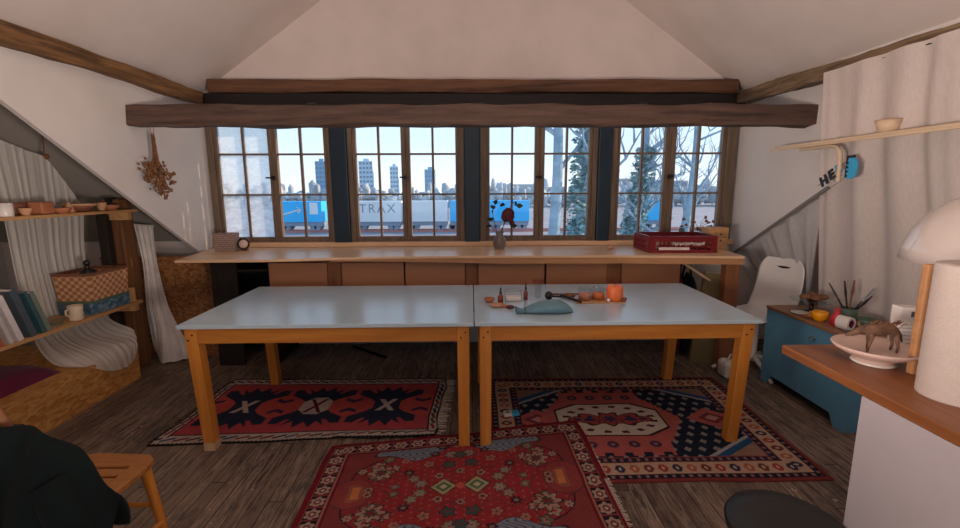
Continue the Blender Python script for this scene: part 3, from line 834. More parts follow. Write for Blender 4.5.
# blue pouch: a stuffed cloth bag tied at its left end
t = thing('cloth_pouch', 'stuffed blue grey cloth pouch lying at the table front', 'pouch', (.43, 2.555, ZT_), .06)
def pouch(u, v):
    a = 2*PI*v
    x = -.17+.34*u
    if u < .22: r = .034-.012*math.sin(u/.22*PI)
    else:
        q = (u-.22)/.78
        r = .034+.035*math.sin(min(1, q*1.25)*PI/2)
        r *= max(0, 1-q**3.5)**.6
    r = max(r, .002)
    w = 1+.05*math.sin(a*5+u*9)
    zz = r*.62*math.sin(a)*w
    return (x, r*1.25*math.cos(a)*w, max(0.001, r*.62+zz*1.0))
MB().grid(pouch, 40, 20).build('body', M['pouch'], t)
MB().tube([(-.118+.0, .030*math.cos(a), .0155+.0155*math.sin(a)) for a in [i*PI/6 for i in range(13)]], .004, 6).build('tie', M['teal'], t)
def jar(x, y, r, h, fill, fh, lab, lid=None):
    t = thing('glass_jar', lab, 'jar', (x, y, ZT_+.006))
    MB().lathe([(0,.002),(r,.002),(r,h*.82),(r*.86,h*.9),(r*.86,h)], 20, close=False).build('body', M['glass'], t)
    MB().lathe([(0,.004),(r*.93,.004),(r*.93,fh),(0,fh)], 20).build('contents', fill, t)
    if lid: MB().lathe([(r*.9,h),(r*.9,h+.01),(0,h+.01)], 20).build('lid', lid, t)
jar(.735, 2.83, .042, .085, M['pink_wax'], .045, 'clear jar half full of pink salt, left of the pair')
jar(.825, 2.84, .042, .085, M['orange_wax'], .045, 'clear jar half full of pink salt, beside the orange candle')
t = thing('orange_candle', 'fat round orange candle at the right end of the clutter', 'candle', (.925, 2.815, ZT_+.006))
MB().lathe([(0,0),(.046,0),(.052,.01),(.053,.075),(.045,.097),(.03,.10),(.02,.095),(0,.094)], 24).build('wax', M['orange_wax'], t)
MB().tube([(0,0,.094),(.001,0,.106)], .0015, 6).build('wick', M['black'], t)
tag(MB().box(-.17,.15,-.06,.06,0,.006).build('cork_tray', M['cork'], loc=(.83,2.81,ZT_-.0002), bevel=.003), 'flat cork mat under the two jars and the candle', 'mat')
def stickobj(lab, p, q, r, mat, cat='stick', name='wooden_stick'):
    c = [(p[i]+q[i])/2 for i in range(3)]
    return tag(MB().tube([tuple(p[i]-c[i] for i in range(3)), tuple(q[i]-c[i] for i in range(3))], r, 8).build(name, mat, loc=tuple(c)), lab, cat)
stickobj('dark wooden stick pointing at the jars from the tool pile', (.60, 2.93, .764), (.69, 2.74, .764), .008, M['dark_wood'])
stickobj('brown stick lying across the back of the tool pile', (.55, 2.98, .760), (.70, 2.94, .760), .007, M['twig'])
stickobj('short reddish stick behind the clear jars', (.64, 2.99, .759), (.76, 2.97, .759), .006, M['clay_dark'])
t = thing('twig_bunch', 'small bunch of brown bark pieces beside the clear jars', 'twigs', (.64, 2.90, ZT_))
rr = random.Random(5); 
for i in range(7):
    a = rr.uniform(0, PI); l = rr.uniform(.03, .06); y = rr.uniform(-.015,.03); x = rr.uniform(-.03,.03)
    MB().tube([(x-l*math.cos(a)*.6, y-l*math.sin(a)*.3, .008+.005*(i%3)), (x+l*math.cos(a)*.6, y+l*math.sin(a)*.3, .01+.005*(i%3))], .006, 6).build('bark_piece', M['twig'], t)
tag(MB().blob((0,0,.014), (.018,.014,.014), 8, .1, 8).build('acorn', M['clay_dark'], loc=(.975,2.77,ZT_+.006)), 'small brown nut right of the orange candle', 'nut')
tag(MB().blob((0,0,.012), (.012,.012,.012), 8).build('white_bead', M['white_ceramic'], loc=(.872,2.765,ZT_+.006)), 'small white ball between the salt jar and the candle', 'ball')

# ------------------------------------------------------------------ things on the worktop
ZW = .9445
t = thing('patterned_box', 'small grey block patterned box at the left end of the worktop', 'box', (-2.10, 3.90, ZW), .08)
MB().box(-.082, .082, -.05, .05, 0, .15).build('body', M['brick_print'], t, bevel=.003)
MB().box(-.084, .084, -.052, .052, .13, .158).build('lid', M['brick_print'], t, bevel=.003)
t = thing('picture_tile', 'small round picture propped beside the patterned box', 'ornament', (-1.965, 3.91, ZW), .2)
MB().lathe([(0,0),(.048,0),(.05,.006),(.05,.014),(0,.014)], 24, True, T(0,0,.06) @ RX(PI/2-.15)).build('rim', M['dark_wood'], t)
MB().lathe([(0,0),(.036,0),(.036,.003),(0,.004)], 24, True, T(0,-.0135,.062) @ RX(PI/2-.15)).build('face', M['pink_ceramic'], t)
MB().box(-.03,.03,-.01,.03,0,.015).build('foot', M['clay_dark'], t, bevel=.003)
# vase with dried rose
t = thing('flower_vase', 'small grey pottery vase holding a dark red rose', 'vase', (.25, 3.92, ZW))
MB().lathe([(0,0),(.03,0),(.034,.006),(.046,.04),(.044,.065),(.028,.09),(.024,.10),(.034,.118),(.031,.118),(.02,.1),(0,.09)], 24).build('body', plain('grey_glaze', (120,112,108), .35, 0, .3, 18), t)
t.scale = (1.25, 1.25, 1.32)
st = MB()
heads = [((.055,-.02,.225), .072), ((.085,-.01,.175), .03)]
st.tube([(0,0,.05),(.01,0,.12),(.05,-.01,.2)], .003, 6); st.tube([(0,0,.05),(-.03,0,.15),(-.05,0,.24),(-.03,0,.31)], .0025, 6)
st.tube([(0,0,.05),(.04,.01,.2),(.09,.01,.31),(.14,.01,.29)], .0025, 6); st.tube([(0,0,.05),(-.04,.01,.14),(-.075,0,.15)], .0022, 6); st.tube([(.05,0,.2),(.1,0,.16)], .002, 6)
st.build('stem', M['twig'], t)
for (c, r) in heads:
    m = MB(); q = random.Random(int(r*1000))
    for k in range(46):
        a = q.uniform(0, 6.28); e = q.uniform(-.9, 1.4); rad = r*q.uniform(.55, 1.)
        d = Vector((math.cos(a)*math.cos(e), math.sin(a)*math.cos(e), math.sin(e)))
        Mx = T(c[0]+d.x*rad*.75, c[1]+d.y*rad*.75, c[2]+d.z*rad*.75) @ d.to_track_quat('Z', 'Y').to_matrix().to_4x4()
        m.grid(lambda u, v, s=r*.42: ((u-.5)*2*s*math.cos((v-.5)*2.2), (v-.5)*2*s, -.55*s*((2*u-1)**2+(2*v-1)**2)), 4, 4, True, Mx)
    m.blob(c, (r*.55,)*3, 8, .08, 2)
    m.build('rose_head', M['rose'], t)
lf = MB(); q = random.Random(3)
for (x,y,z) in ((-.055,0,.25),(-.03,0,.31),(-.075,0,.15),(-.06,.01,.2),(.09,.01,.31),(.14,.01,.285),(.115,.01,.30),(.02,0,.29),(-.045,0,.28),(.1,0,.155)):
    Mx = T(x,y,z) @ RZ(q.uniform(0,6)) @ RX(q.uniform(-.8,.8)+PI/2)
    lf.grid(lambda u, v: ((u-.5)*.05, (v-.5)*.032*math.sin(PI*min(max(u,.04),.96)), .006*math.sin(u*3)), 6, 3, True, Mx)
lf.build('leaves', M['leaf'], t)
tag(MB().blob((0,0,.012),(.028,.02,.012),8,.1,4).build('orange_crumb', M['clay_pale'], loc=(1.21,3.86,ZW)), 'small orange peel on the worktop left of the crate', 'crumb')  # small lumpy piece in pale orange brown
# red crate
t = thing('plastic_crate', 'dark red plastic bottle crate with white lettering on the worktop', 'crate', (1.735, 3.80, ZW), -.02)
W2, D2, H2 = .275, .19, .135
def crate_side(m, length, horizontal, pos):
    def bx(a0, a1, z0, z1, th=.010):
        if horizontal: m.box(a0, a1, pos-th/2, pos+th/2, z0, z1)
        else: m.box(pos-th/2, pos+th/2, a0, a1, z0, z1)
    L = length
    bx(-L, L, 0, .022); bx(-L, L, H2-.042, H2); bx(-L, -L+.05, .022, H2-.042); bx(L-.05, L, .022, H2-.042)
    n = 12 if horizontal else 8
    for k in range(1, n):
        a = -L+.05+(2*L-.1)*k/n; bx(a-.005, a+.005, .022, H2-.042, .007)
    bx(-L+.05, L-.05, .05, .058, .007); bx(-L+.03, L-.03, H2-.006, H2+.002, .02)
for nm, hz, L, pos in (('side_wall', True, W2, -D2), ('side_wall', True, W2, D2), ('end_wall', False, D2, -W2), ('end_wall', False, D2, W2)):
    m = MB(); crate_side(m, L-(0 if hz else .006), hz, pos); m.build(nm, M['red_plastic'], t)
m = MB()
for k in range(9): m.box(-W2+.01, W2-.01, -D2+.02+k*.044, -D2+.03+k*.044, .004, .01)
for k in range(13): m.box(-W2+.02+k*.045, -W2+.03+k*.045, -D2+.01, D2-.01, .004, .01)
m.build('base', M['red_plastic'], t)
M['white_ink'] = plain('white_ink', (226,214,206), .6)
m = MB(); q = random.Random(2); x = -.09
while x < .17:           # illegible brand script along the front wall
    w = q.uniform(.012, .02); z0 = .062+q.uniform(-.004,.004)
    m.tube([(x,-D2-.0072,z0),(x+w*.3,-D2-.0072,z0+.026),(x+w*.7,-D2-.0072,z0+.004),(x+w,-D2-.0072,z0+.022)], .0035, 6); x += w+.004
m.build('lettering', M['white_ink'], t)
m = MB(); m.box(-.2, .05, -D2-.0062, -D2-.0045, .024, .046); m.build('white_strip', M['white_ink'], t)
tag(MB().box(-.05,.05,-.03,.03,0,.05).build('soap_block', M['cream'], loc=(1.55,3.80,ZW+.0102), bevel=.006), 'pale block lying inside the red crate', 'block')
# cardboard/wood box and dried stems at the right end
t = thing('wooden_box', 'tall pale wooden box with two dark holes at the right end of the worktop', 'box', (2.13, 3.88, ZW), -.05)
MB().box(-.085, .085, -.07, .07, 0, .185).build('body', M['shelf'], t, bevel=.003)
for z in (.13, .075): MB().lathe([(0,0),(.008,0),(.008,.002),(0,.002)], 12, False, T(.02,-.0705,z) @ RX(PI/2)).build('hole', M['black'], t)
MB().box(-.086,.086,-.071,.071,.10,.103).build('seam', M['cab_side'], t)
t = thing('dried_bouquet', 'wiry dried flowers sticking out behind the wooden box', 'dried flowers', (2.06, 4.03, ZW))
MB().lathe([(0,0),(.035,0),(.04,.05),(.032,.11),(.03,.11),(.0,.02)], 18).build('jar', M['clay_dark'], t)
m = MB(); f = MB(); q = random.Random(8)
for k in range(16):
    a = q.uniform(0,6.28); l = q.uniform(.07,.2); h = q.uniform(.13,.26)
    e = (math.cos(a)*l*.9, math.sin(a)*l*.3, h)
    m.tube([(0,0,.09),(e[0]*.35,e[1]*.35,h*.85),e], .0018, 5)
    f.blob(e, (.014,.014,.012), 5, .15, k)
m.build('stem', M['twig'], t); f.build('blossoms', M['dry_flower'], t)
t = thing('small_jar', 'small grey pot standing on the sill beside the dried stems', 'pot', (1.93, 4.075, ZW))
MB().lathe([(0,0),(.022,0),(.026,.02),(.024,.15),(.02,.16),(.018,.15),(0,.14)], 16).build('body', M['pot_green'], t)

# hanging dried bunch from the tie beam
t = thing('dried_bunch', 'bunch of dried brown flowers hanging upside down from the tie beam', 'dried flowers', (-2.23, 3.315, 1.905))
m = MB(); f = MB(); q = random.Random(21)
m.tube([(-.012,0,0),(-.008,0,-.06),(0,0,-.10)], .002, 5); m.tube([(.012,0,0),(.008,0,-.06),(0,0,-.10)], .002, 5)
for k in range(34):
    a = q.uniform(0,6.28); l = q.uniform(.30,.50); r = q.uniform(.01,.12)*(1-abs(l-.36)*2.)
    e = (math.cos(a)*r+(l-.3)*.25-.02, math.sin(a)*r*.6, -l)
    p1 = (e[0]*.2, e[1]*.2, -.10-(l-.1)*.45)
    m.tube([(q.uniform(-.012,.012),q.uniform(-.012,.012),-.04-q.uniform(0,.04)),p1,e], .0022, 5)
    for j in range(5):
        s_ = q.uniform(.005,.014)
        f.blob((e[0]+q.uniform(-.028,.028), e[1]+q.uniform(-.02,.02), e[2]+q.uniform(-.02,.10)), (s_,s_*.7,s_*.9), 4, .35, k*7+j)
m.build('stem', M['twig'], t); f.build('blossoms', M['dry_flower'], t)

# ------------------------------------------------------------------ left side: posts, shelves, bench
tag(MB().beam(-.068,.068,-.068,.068,0,1.44,'X',2,.0).build('x', None) if False else
    MB().add([(a*.068+q_*.0, c*.068, z) for z in (0,.5,1.0,1.40) for (a,c) in ((-1,-1),(1,-1),(1,1),(-1,1)) for q_ in (0,)],
             [(0,3,2,1),(12,13,14,15)] + [(k*4+i, k*4+(i+1)%4, k*4+4+(i+1)%4, k*4+4+i) for k in range(3) for i in range(4)]).build('timber_post', M['post'], loc=(-2.81,3.66,0), bevel=.01),
    'old brown timber post standing on the floor at the shelf end', 'post')
tag(MB().box(-.035,.035,-.03,.03,0,1.285).build('dark_upright', M['dark_wood'], loc=(-2.83,3.535,0), bevel=.004), 'near black wooden upright holding the shelves beside the timber post', 'upright')
t = thing('wall_shelf', 'upper raw pine shelf carrying pottery on the left side', 'shelf', (-2.80, 2.6, 1.30), 0, 'raw pine shelves on the left side')
MB().box(-.15, .15, -1.2, 1.06, 0, .02).build('board', M['shelf'], t, bevel=.002)
MB().box(-.01, .148, .95, .99, -.06, -.0005).build('bracket', M['shelf'], t, bevel=.002)
t = thing('wall_shelf', 'lower raw pine shelf carrying books and a basket on the left', 'shelf', (-2.80, 2.6, .575), 0, 'raw pine shelves on the left side')
MB().box(-.15, .15, -1.2, .99, 0, .022).build('board', M['shelf'], t, bevel=.002)
MB().box(.0, .148, .90, .94, -.05, -.0005).build('bracket', M['shelf'], t, bevel=.002)
b = thing('osb_bench', 'low chipboard platform along the left side', 'platform', (-3.2, 2.0, 0))
MB().box(-.95, .575, -1.6, 1.43, .252, .272).build('top', M['osb'], b)
MB().box(.555, .574, -1.6, 1.43, 0, .2515).build('front_panel', M['osb'], b)
MB().box(-.95, .555, 1.41, 1.43, 0, .2515).build('end_panel', M['osb_dark'], b)
t = thing('floor_cushion', 'purple cushion lying on the chipboard platform', 'cushion', (-3.05, 2.55, .272))
def pillow(u, v, w=.30, d=.36, h=.10):
    x, y = 2*u-1, 2*v-1
    return (x*w, y*d, h*(1-abs(x)**4)**.5*(1-abs(y)**4)**.5)
m = MB(); m.grid(pillow, 16, 16); m.grid(lambda u,v: (lambda p: (p[0],p[1],.003))(pillow(u,v)), 16, 16); m.build('cover', M['purple'], t)

# things on the upper shelf
ZS = 1.3202
t = thing('white_mug', 'white mug at the near end of the pottery shelf', 'mug', (-2.70, 2.68, ZS))
MB().lathe([(0,0),(.036,0),(.038,.005),(.038,.078),(.034,.078),(.033,.008),(0,.006)], 22).build('body', M['white_ceramic'], t)
MB().tube([(0,-.036,.02),(0,-.062,.03),(0,-.062,.055),(0,-.036,.065)], .005, 8).build('handle', M['white_ceramic'], t)
def bowl(name, lab, x, y, z, r, h, mat, grp='clay pieces on the upper shelf', cat='bowl'):
    t = thing(name, lab, cat, (x,y,z), 0, grp)
    MB().lathe([(0,0),(r*.5,0),(r*.55,h*.06),(r*.85,h*.5),(r,h*.97),(r*.95,h),(r*.78,h*.5),(r*.45,h*.14),(0,h*.1)], 24).build('body', mat, t)
    MB().lathe([(r*.5,-.0),(r*.52,h*.05),(r*.44,h*.05)], 20, close=False).build('foot_ring', M['clay_dark'], t)
    return t
bowl('clay_bowl', 'brown clay bowl right behind the white mug', -2.80, 2.82, ZS, .075, .075, M['clay_dark'])
bowl('clay_cup', 'small pale clay cup at the shelf edge next to the white mug', -2.69, 2.79, ZS, .034, .045, M['clay_pale'], cat='cup')
t = thing('clay_box', 'square terracotta block dish on the upper shelf', 'dish', (-2.77, 2.95, ZS), .1, 'clay pieces on the upper shelf')
MB().box(-.07,.07,-.05,.05,0,.078).build('body', M['terracotta'], t, bevel=.008)
MB().box(-.055,.055,-.035,.035,.078,.0795).build('inside', M['clay_dark'], t)
bowl('clay_bowl', 'low terracotta bowl in front of the square clay dish', -2.69, 3.04, ZS, .05, .036, M['terracotta'])
t = thing('clay_cone', 'pointed clay figure at the middle of the upper shelf', 'ornament', (-2.71, 3.115, ZS), 0, 'clay pieces on the upper shelf')
MB().lathe([(0,0),(.032,0),(.028,.02),(.016,.05),(.004,.075),(0,.076)], 16).build('body', M['clay_pale'], t)
MB().lathe([(.032,0),(.036,.006),(.03,.012)], 16, close=False).build('base', M['terracotta'], t)
bowl('clay_bowl', 'wide shallow brown bowl stacked under the pale dish', -2.75, 3.24, ZS, .09, .045, M['clay_dark'])
def bowl2(lab, x, y, z, r, h, mat): return bowl('clay_dish', lab, x, y, z, r, h, mat, cat='dish')
bowl2('pale wide dish resting inside the wide brown bowl', -2.75, 3.245, ZS+.0235, .105, .034, M['clay_pale'])
bowl('clay_cup', 'upright clay cup right of the wide stacked dishes', -2.71, 3.385, ZS, .034, .06, M['clay_pale'], cat='cup')
bowl('clay_bowl', 'shallow terracotta bowl near the far end of the upper shelf', -2.73, 3.49, ZS, .06, .04, M['terracotta'])
t = thing('black_cup', 'black cup on the far end of the upper shelf by the post', 'cup', (-2.815, 3.615, ZS))
MB().lathe([(0,.0),(.03,0),(.036,.01),(.038,.09),(.034,.09),(.03,.012),(0,.01)], 20).build('body', M['black'], t)
MB().lathe([(.034,.088),(.039,.092),(.034,.093)], 20, close=False).build('rim', M['dark_metal'], t)

# lower shelf: leaning books
ZL = .5975
books = [(2.33, .028, .27, (206,196,170), 'cream book nearest the camera in the leaning row'),
         (2.385, .026, .27, (176,120,62), 'ochre book, second from the near end of the leaning row'),
         (2.44, .030, .285, (178,92,50), 'orange brown book in the leaning row'),
         (2.50, .024, .285, (196,188,182), 'grey white book left of the tall white one in the leaning row'),
         (2.555, .034, .295, (216,208,206), 'thick tall white book in the leaning row'),
         (2.635, .040, .315, (74,84,92), 'thick tallest blue grey book in the leaning row'),
         (2.70, .018, .285, (52,92,100), 'thin dark teal book in the leaning row'),
         (2.735, .030, .275, (112,126,116), 'grey green book at the far end of the leaning row')]
for y, w, h, c, lab in books:
    t = thing('book', lab, 'book', (-2.745, y+.045, ZL), 0, 'leaning books on the lower shelf')
    Mx = RX(.27)
    mt = plain('cover_'+lab.split()[0], c, .6, 0, .08)
    m = MB(); m.box(-.09,.088,-w/2,-w/2+.003,0,h,Mx); m.box(-.09,.088,w/2-.003,w/2,0,h,Mx); m.box(.085,.09,-w/2,w/2,0,h,Mx)
    cv = m.build('cover', mt, t)
    MB().box(-.086,.0845,-w/2+.0035,w/2-.0035,.004,h-.004,Mx).build('pages', M['paper'], t)
t = thing('picture_tin', 'long blue picture tin under the woven basket', 'tin', (-2.785, 3.30, ZL))
MB().box(-.12,.115,-.175,.185,0,.092).build('body', M['tin'], t, bevel=.006)
MB().box(-.122,.117,-.177,.187,.078,.1).build('lid', M['pot_green'], t, bevel=.006)
t = thing('woven_basket', 'square woven strip basket standing on the blue tin', 'basket', (-2.785, 3.305, ZL+.1005))
m = MB()
def tb(m, w0, d0, w1, d1, z0, z1, th):
    for s in (-1, 1):
        m.add([(-w0,s*d0,z0),(w0,s*d0,z0),(w1,s*d1,z1),(-w1,s*d1,z1),(-w0+th,s*(d0-th),z0),(w0-th,s*(d0-th),z0),(w1-th,s*(d1-th),z1),(-w1+th,s*(d1-th),z1)],
              [(0,1,2,3),(7,6,5,4),(3,2,6,7),(0,4,5,1)])
        m.add([(s*w0,-d0,z0),(s*w0,d0,z0),(s*w1,d1,z1),(s*w1,-d1,z1),(s*(w0-th),-d0+th,z0),(s*(w0-th),d0-th,z0),(s*(w1-th),d1-th,z1),(s*(w1-th),-d1+th,z1)],
              [(0,1,2,3),(7,6,5,4),(3,2,6,7),(0,4,5,1)])
tb(m, .118, .165, .128, .178, 0, .185, .006); m.box(-.117,.117,-.163,.163,0.0005,.006)
m.build('body', M['weave'], t)
m = MB(); tb(m, .131, .181, .133, .183, .178, .198, .012); m.build('rim', M['clay_dark'], t)
t = thing('stopper_bottle', 'black round stoppered bottle standing in the woven basket', 'bottle', (-2.74, 3.22, ZL+.107))
MB().lathe([(0,0),(.045,0),(.05,.02),(.05,.17),(.045,.20),(.018,.215),(.016,.232)], 20).build('body', M['black'], t)
MB().lathe([(.01,.232),(.016,.238),(.021,.255),(.014,.272),(0,.276)], 16).build('stopper', M['black'], t)
t = thing('cream_jug', 'small cream mug with spout on the lower shelf edge', 'mug', (-2.70, 3.03, ZL))
MB().lathe([(0,0),(.04,0),(.043,.006),(.04,.06),(.043,.10),(.039,.10),(.036,.06),(.036,.008),(0,.006)], 22).build('body', M['cream'], t)
MB().tube([(0,-.038,.085),(0,-.075,.08),(0,-.075,.05),(0,-.038,.03)], .006, 8).build('handle', M['cream'], t)
t = thing('glass_dish', 'small clear glass ashtray between the books and the cream mug', 'dish', (-2.74, 2.90, ZL))
MB().lathe([(0,0),(.05,0),(.058,.03),(.05,.03),(.044,.01),(0,.008)], 20).build('body', M['glass'], t)
MB().lathe([(.058,.03),(.062,.034),(.05,.034)], 20, close=False).build('rim', M['glass'], t)
t = thing('wood_block', 'upright pale wooden frame at the far end of the lower shelf', 'frame', (-2.70, 3.535, ZL), .2)
MB().box(-.03,.03,-.012,.012,0,.11).build('back', M['shelf'], t, bevel=.002)
MB().box(-.03,.03,-.02,-.0125,0,.018).build('ledge', M['shelf'], t, bevel=.002)

# ------------------------------------------------------------------ curtains and nets
def lerp(a, b, t): return tuple(a[i]+(b[i]-a[i])*t for i in range(len(a)))
def poly_at(pts, t):
    if len(pts) == 1: return pts[0]
    n = len(pts)-1; x = min(max(t, 0), .99999)*n; i = int(x); return lerp(pts[i], pts[i+1], x-i)
def smooth_at(pts, t):
    n = len(pts)-1; x = min(max(t, 0), .99999)*n; i = int(x); f = x-i
    g = lambda k: Vector(pts[min(max(k, 0), n)])
    p0, p1, p2, p3 = g(i-1), g(i), g(i+1), g(i+2)
    return tuple(.5*((2*p1)+(-p0+p2)*f+(2*p0-5*p1+4*p2-p3)*f*f+(-p0+3*p1-3*p2+p3)*f*f*f))
def drape(rows, folds, amp, nrm, nu=160, nv=60, seed=0, gather=0.):
    """rows: list of polylines from top to bottom; folds run down the cloth"""
    q = random.Random(seed); ph = [q.uniform(0, 6.28) for _ in range(5)]
    nrm = Vector(nrm).normalized()
    def fn(u, v):
        uu = u+.015*math.sin(u*13+ph[0])+.01*math.sin(v*4+ph[1])
        ps = [smooth_at(r, u) for r in rows]
        p = Vector(smooth_at(ps, v))
        a = amp*(.35+.65*min(1, v*2.5))
        d = a*(math.sin(uu*folds*6.28+ph[2])*.6+math.sin(uu*folds*2.7*3.1+ph[3]+v*1.5)*.35+math.sin(uu*folds*12.6+ph[4])*.15)
        return tuple(p+nrm*d)
    return MB().grid(fn, nu, nv)
# big cotton curtain below the right purlin
t = thing('cotton_curtain', 'floor length cream cotton curtain hanging under the right purlin', 'curtain', (0,0,0))
drape([[(2.295,3.03,2.20),(2.295,2.2,2.20),(2.295,1.3,2.19),(2.295,.4,2.17)],
       [(2.41,3.13,1.7),(2.42,2.3,1.7),(2.42,1.3,1.7),(2.42,.4,1.7)],
       [(2.62,3.26,.75),(2.66,2.3,.75),(2.66,1.3,.75),(2.66,.4,.75)],
       [(2.72,3.30,.02),(2.74,2.3,.02),(2.74,1.3,.02),(2.74,.4,.02)]], 11, .032, (1,0,0), 460, 60, 3).build('cloth', M['curtain'], t)
MB().tube([(2.314,3.03,2.188),(2.314,.4,2.158)], .004, 8).build('curtain_wire', M['dark_metal'], t)
# sheer curtain below the bar on the right
t = thing('sheer_curtain', 'sheer white curtain hanging below the sloping bar behind the chair', 'curtain', (0,0,0))
drape([[(2.475,3.12,1.43),(2.475,3.45,1.235),(2.475,3.78,1.045),(2.475,4.10,.855)],
       [(2.53,3.20,1.20),(2.54,3.48,1.05),(2.55,3.78,.90),(2.54,4.10,.77)],
       [(2.68,3.42,.7),(2.74,3.6,.63),(2.74,3.82,.56),(2.70,4.11,.5)],
       [(2.76,3.52,.02),(2.84,3.68,.02),(2.84,3.86,.02),(2.84,4.13,.02)]], 6, .020, (1,0,0), 240, 60, 5).build('cloth', M['sheer'], t)
# nets on the left
t = thing('bed_net', 'white mosquito net gathered under the left roof slope', 'net', (0,0,0))
drape([[(-2.93,2.86,1.81),(-2.93,2.98,1.775),(-2.93,3.12,1.73),(-2.93,3.24,1.69),(-2.93,3.36,1.54),(-2.94,3.50,1.34)],
       [(-2.98,2.94,1.3),(-2.98,3.05,1.3),(-2.98,3.16,1.3),(-2.98,3.28,1.3),(-2.98,3.41,1.3),(-2.98,3.54,1.28)],
       [(-2.98,2.95,.9),(-2.98,3.05,.9),(-2.98,3.15,.9),(-2.98,3.26,.9),(-2.98,3.38,.9),(-2.98,3.50,.9)],
       [(-2.97,2.98,.5),(-2.95,3.08,.47),(-2.93,3.18,.45),(-2.90,3.28,.44),(-2.86,3.38,.45),(-2.86,3.46,.52)],
       [(-2.80,2.92,.32),(-2.68,3.02,.325),(-2.62,3.11,.325),(-2.595,3.23,.335),(-2.595,3.36,.335),(-2.64,3.43,.40)],
       [(-2.61,2.99,.27),(-2.595,3.07,.21),(-2.585,3.16,.175),(-2.58,3.27,.17),(-2.59,3.36,.22),(-2.66,3.44,.36)]],
      11, .011, (.8,-.5,.1), 320, 90, 9).build('cloth', M['net'], t)
MB().tube([(-2.93,3.24,1.70),(-2.93,3.25,1.90)], .004, 6).build('cord', M['twig'], t)
MB().blob((-2.93,3.25,1.70), (.02,.02,.02), 6).build('knot', M['twig'], t)
t = thing('net_panel', 'narrow white net panel hanging above the books', 'net', (0,0,0))
drape([[(-3.0,2.1,2.05),(-3.0,2.5,1.93),(-3.0,2.9,1.80)],
       [(-3.0,2.1,1.3),(-3.0,2.5,1.3),(-3.0,2.93,1.3)],
       [(-3.0,2.1,.9),(-3.0,2.45,.9),(-3.0,2.84,.9)],
       [(-3.0,2.1,.72),(-3.0,2.4,.72),(-3.0,2.80,.74)]], 9, .011, (1,0,0), 180, 40, 12).build('cloth', M['net'], t)
MB().tube([(-3.0,2.1,2.05),(-3.0,2.9,1.80)], .004, 6).build('hem_cord', M['twig'], t)
t = thing('white_drape', 'white cloth hanging behind the post and pooling on the floor', 'curtain', (0,0,0))
drape([[(-2.80,3.80,1.19),(-2.72,3.81,1.18),(-2.66,3.82,1.17)],
       [(-2.76,3.79,.85),(-2.70,3.80,.85),(-2.66,3.82,.85)],
       [(-2.76,3.77,.5),(-2.68,3.77,.5),(-2.60,3.80,.5)],
       [(-2.76,3.78,.28),(-2.64,3.74,.30),(-2.52,3.80,.27)],
       [(-2.76,3.80,.12),(-2.62,3.70,.14),(-2.46,3.80,.13)],
       [(-2.74,3.82,.015),(-2.62,3.68,.02),(-2.46,3.79,.02)]], 4, .014, (.3,-1,0), 90, 70, 4).build('cloth', M['white_fabric'], t)
MB().tube([(-2.81,3.80,1.19),(-2.65,3.82,1.17)], .005, 6).build('hem', M['white_fabric'], t)

# ------------------------------------------------------------------ right side: shelf, letters, chair, cabinet
t = thing('high_shelf', 'high pine shelf in front of the right curtain', 'shelf', (2.285, 2.5, 1.755))
MB().box(.0, .09, -1.6, .93, 0, .014).build('board', M['shelf_pale'], t, bevel=.002)
MB().box(-.004, .012, -1.6, .98, -.016, -.0005).build('front_batten', M['shelf_pale'], t, bevel=.002)
m = MB(); m.tube([(.03,.70,-.024),(.03,.42,-.024),(.03,.375,-.035),(.03,.345,-.07),(.03,.34,-.13),(.03,.335,-.25)], .012, 10)
m.build('bentwood_bracket', M['shelf_pale'], t)
t = thing('wooden_cup', 'small pale wooden cup on the high shelf', 'cup', (2.345, 2.57, 1.7695))
MB().lathe([(0,0),(.042,0),(.062,.07),(.058,.07),(.04,.006),(0,.006)], 22).build('body', M['shelf_pale'], t)
MB().lathe([(.062,.068),(.064,.071),(.058,.072)], 22, close=False).build('rim', M['clay_pale'], t)
t = thing('letter_garland', 'black HE letters with a blue tag hanging at the shelf bracket', 'letters', (2.335, 2.93, 1.52))
def text_mesh(name, body, size, extrude, mat, parent, offset=0., spacing=1.):
    cu = bpy.data.curves.new('glyphs', 'FONT'); cu.body = body; cu.size = size; cu.extrude = extrude; cu.align_x = 'CENTER'; cu.align_y = 'CENTER'
    cu.offset = offset; cu.space_character = spacing
    tmp = bpy.data.objects.new('glyphs', cu); C.objects.link(tmp)
    me = bpy.data.meshes.new_from_object(tmp.evaluated_get(bpy.context.evaluated_depsgraph_get()))
    bpy.data.objects.remove(tmp); bpy.data.curves.remove(cu)
    me.name = name; me.materials.clear(); me.materials.append(mat)
    o = bpy.data.objects.new(name, me); C.objects.link(o); o.parent = parent
    return o
def letter(ch, y, z, size, mat, rot):
    o = text_mesh('letter', ch, size, .004, mat, t, .004)
    Mx = Matrix(((0,0,-1,0),(-1,0,0,0),(0,1,0,0),(0,0,0,1)))
    o.matrix_local = T(0,y,z) @ Mx @ RZ(rot)
    return o
letter('H', .045, -.01, .085, M['letter_black'], .52)
letter('E', -.012, .028, .085, M['letter_black'], .52)
letter('L', -.062, .062, .075, M['sky_blue'], .52)
MB().prism([(-.13,.005),(-.17,.0),(-.20,.02),(-.205,.09),(-.185,.125),(-.14,.13),(-.125,.09)], -.004, .004, Matrix(((0,0,1,0),(1,0,0,0),(0,1,0,0),(0,0,0,1)))).build('blue_tag', M['sky_blue'], t)
m = MB()
for k in range(4): m.box(-.0048,.0048,-.140,-.122,.012+k*.026,.026+k*.026)
m.box(-.0049,.0049,-.126,-.120,.01,.142); m.box(-.005,.005,-.175,-.120,.128,.142); m.build('dark_teeth', M['letter_black'], t)
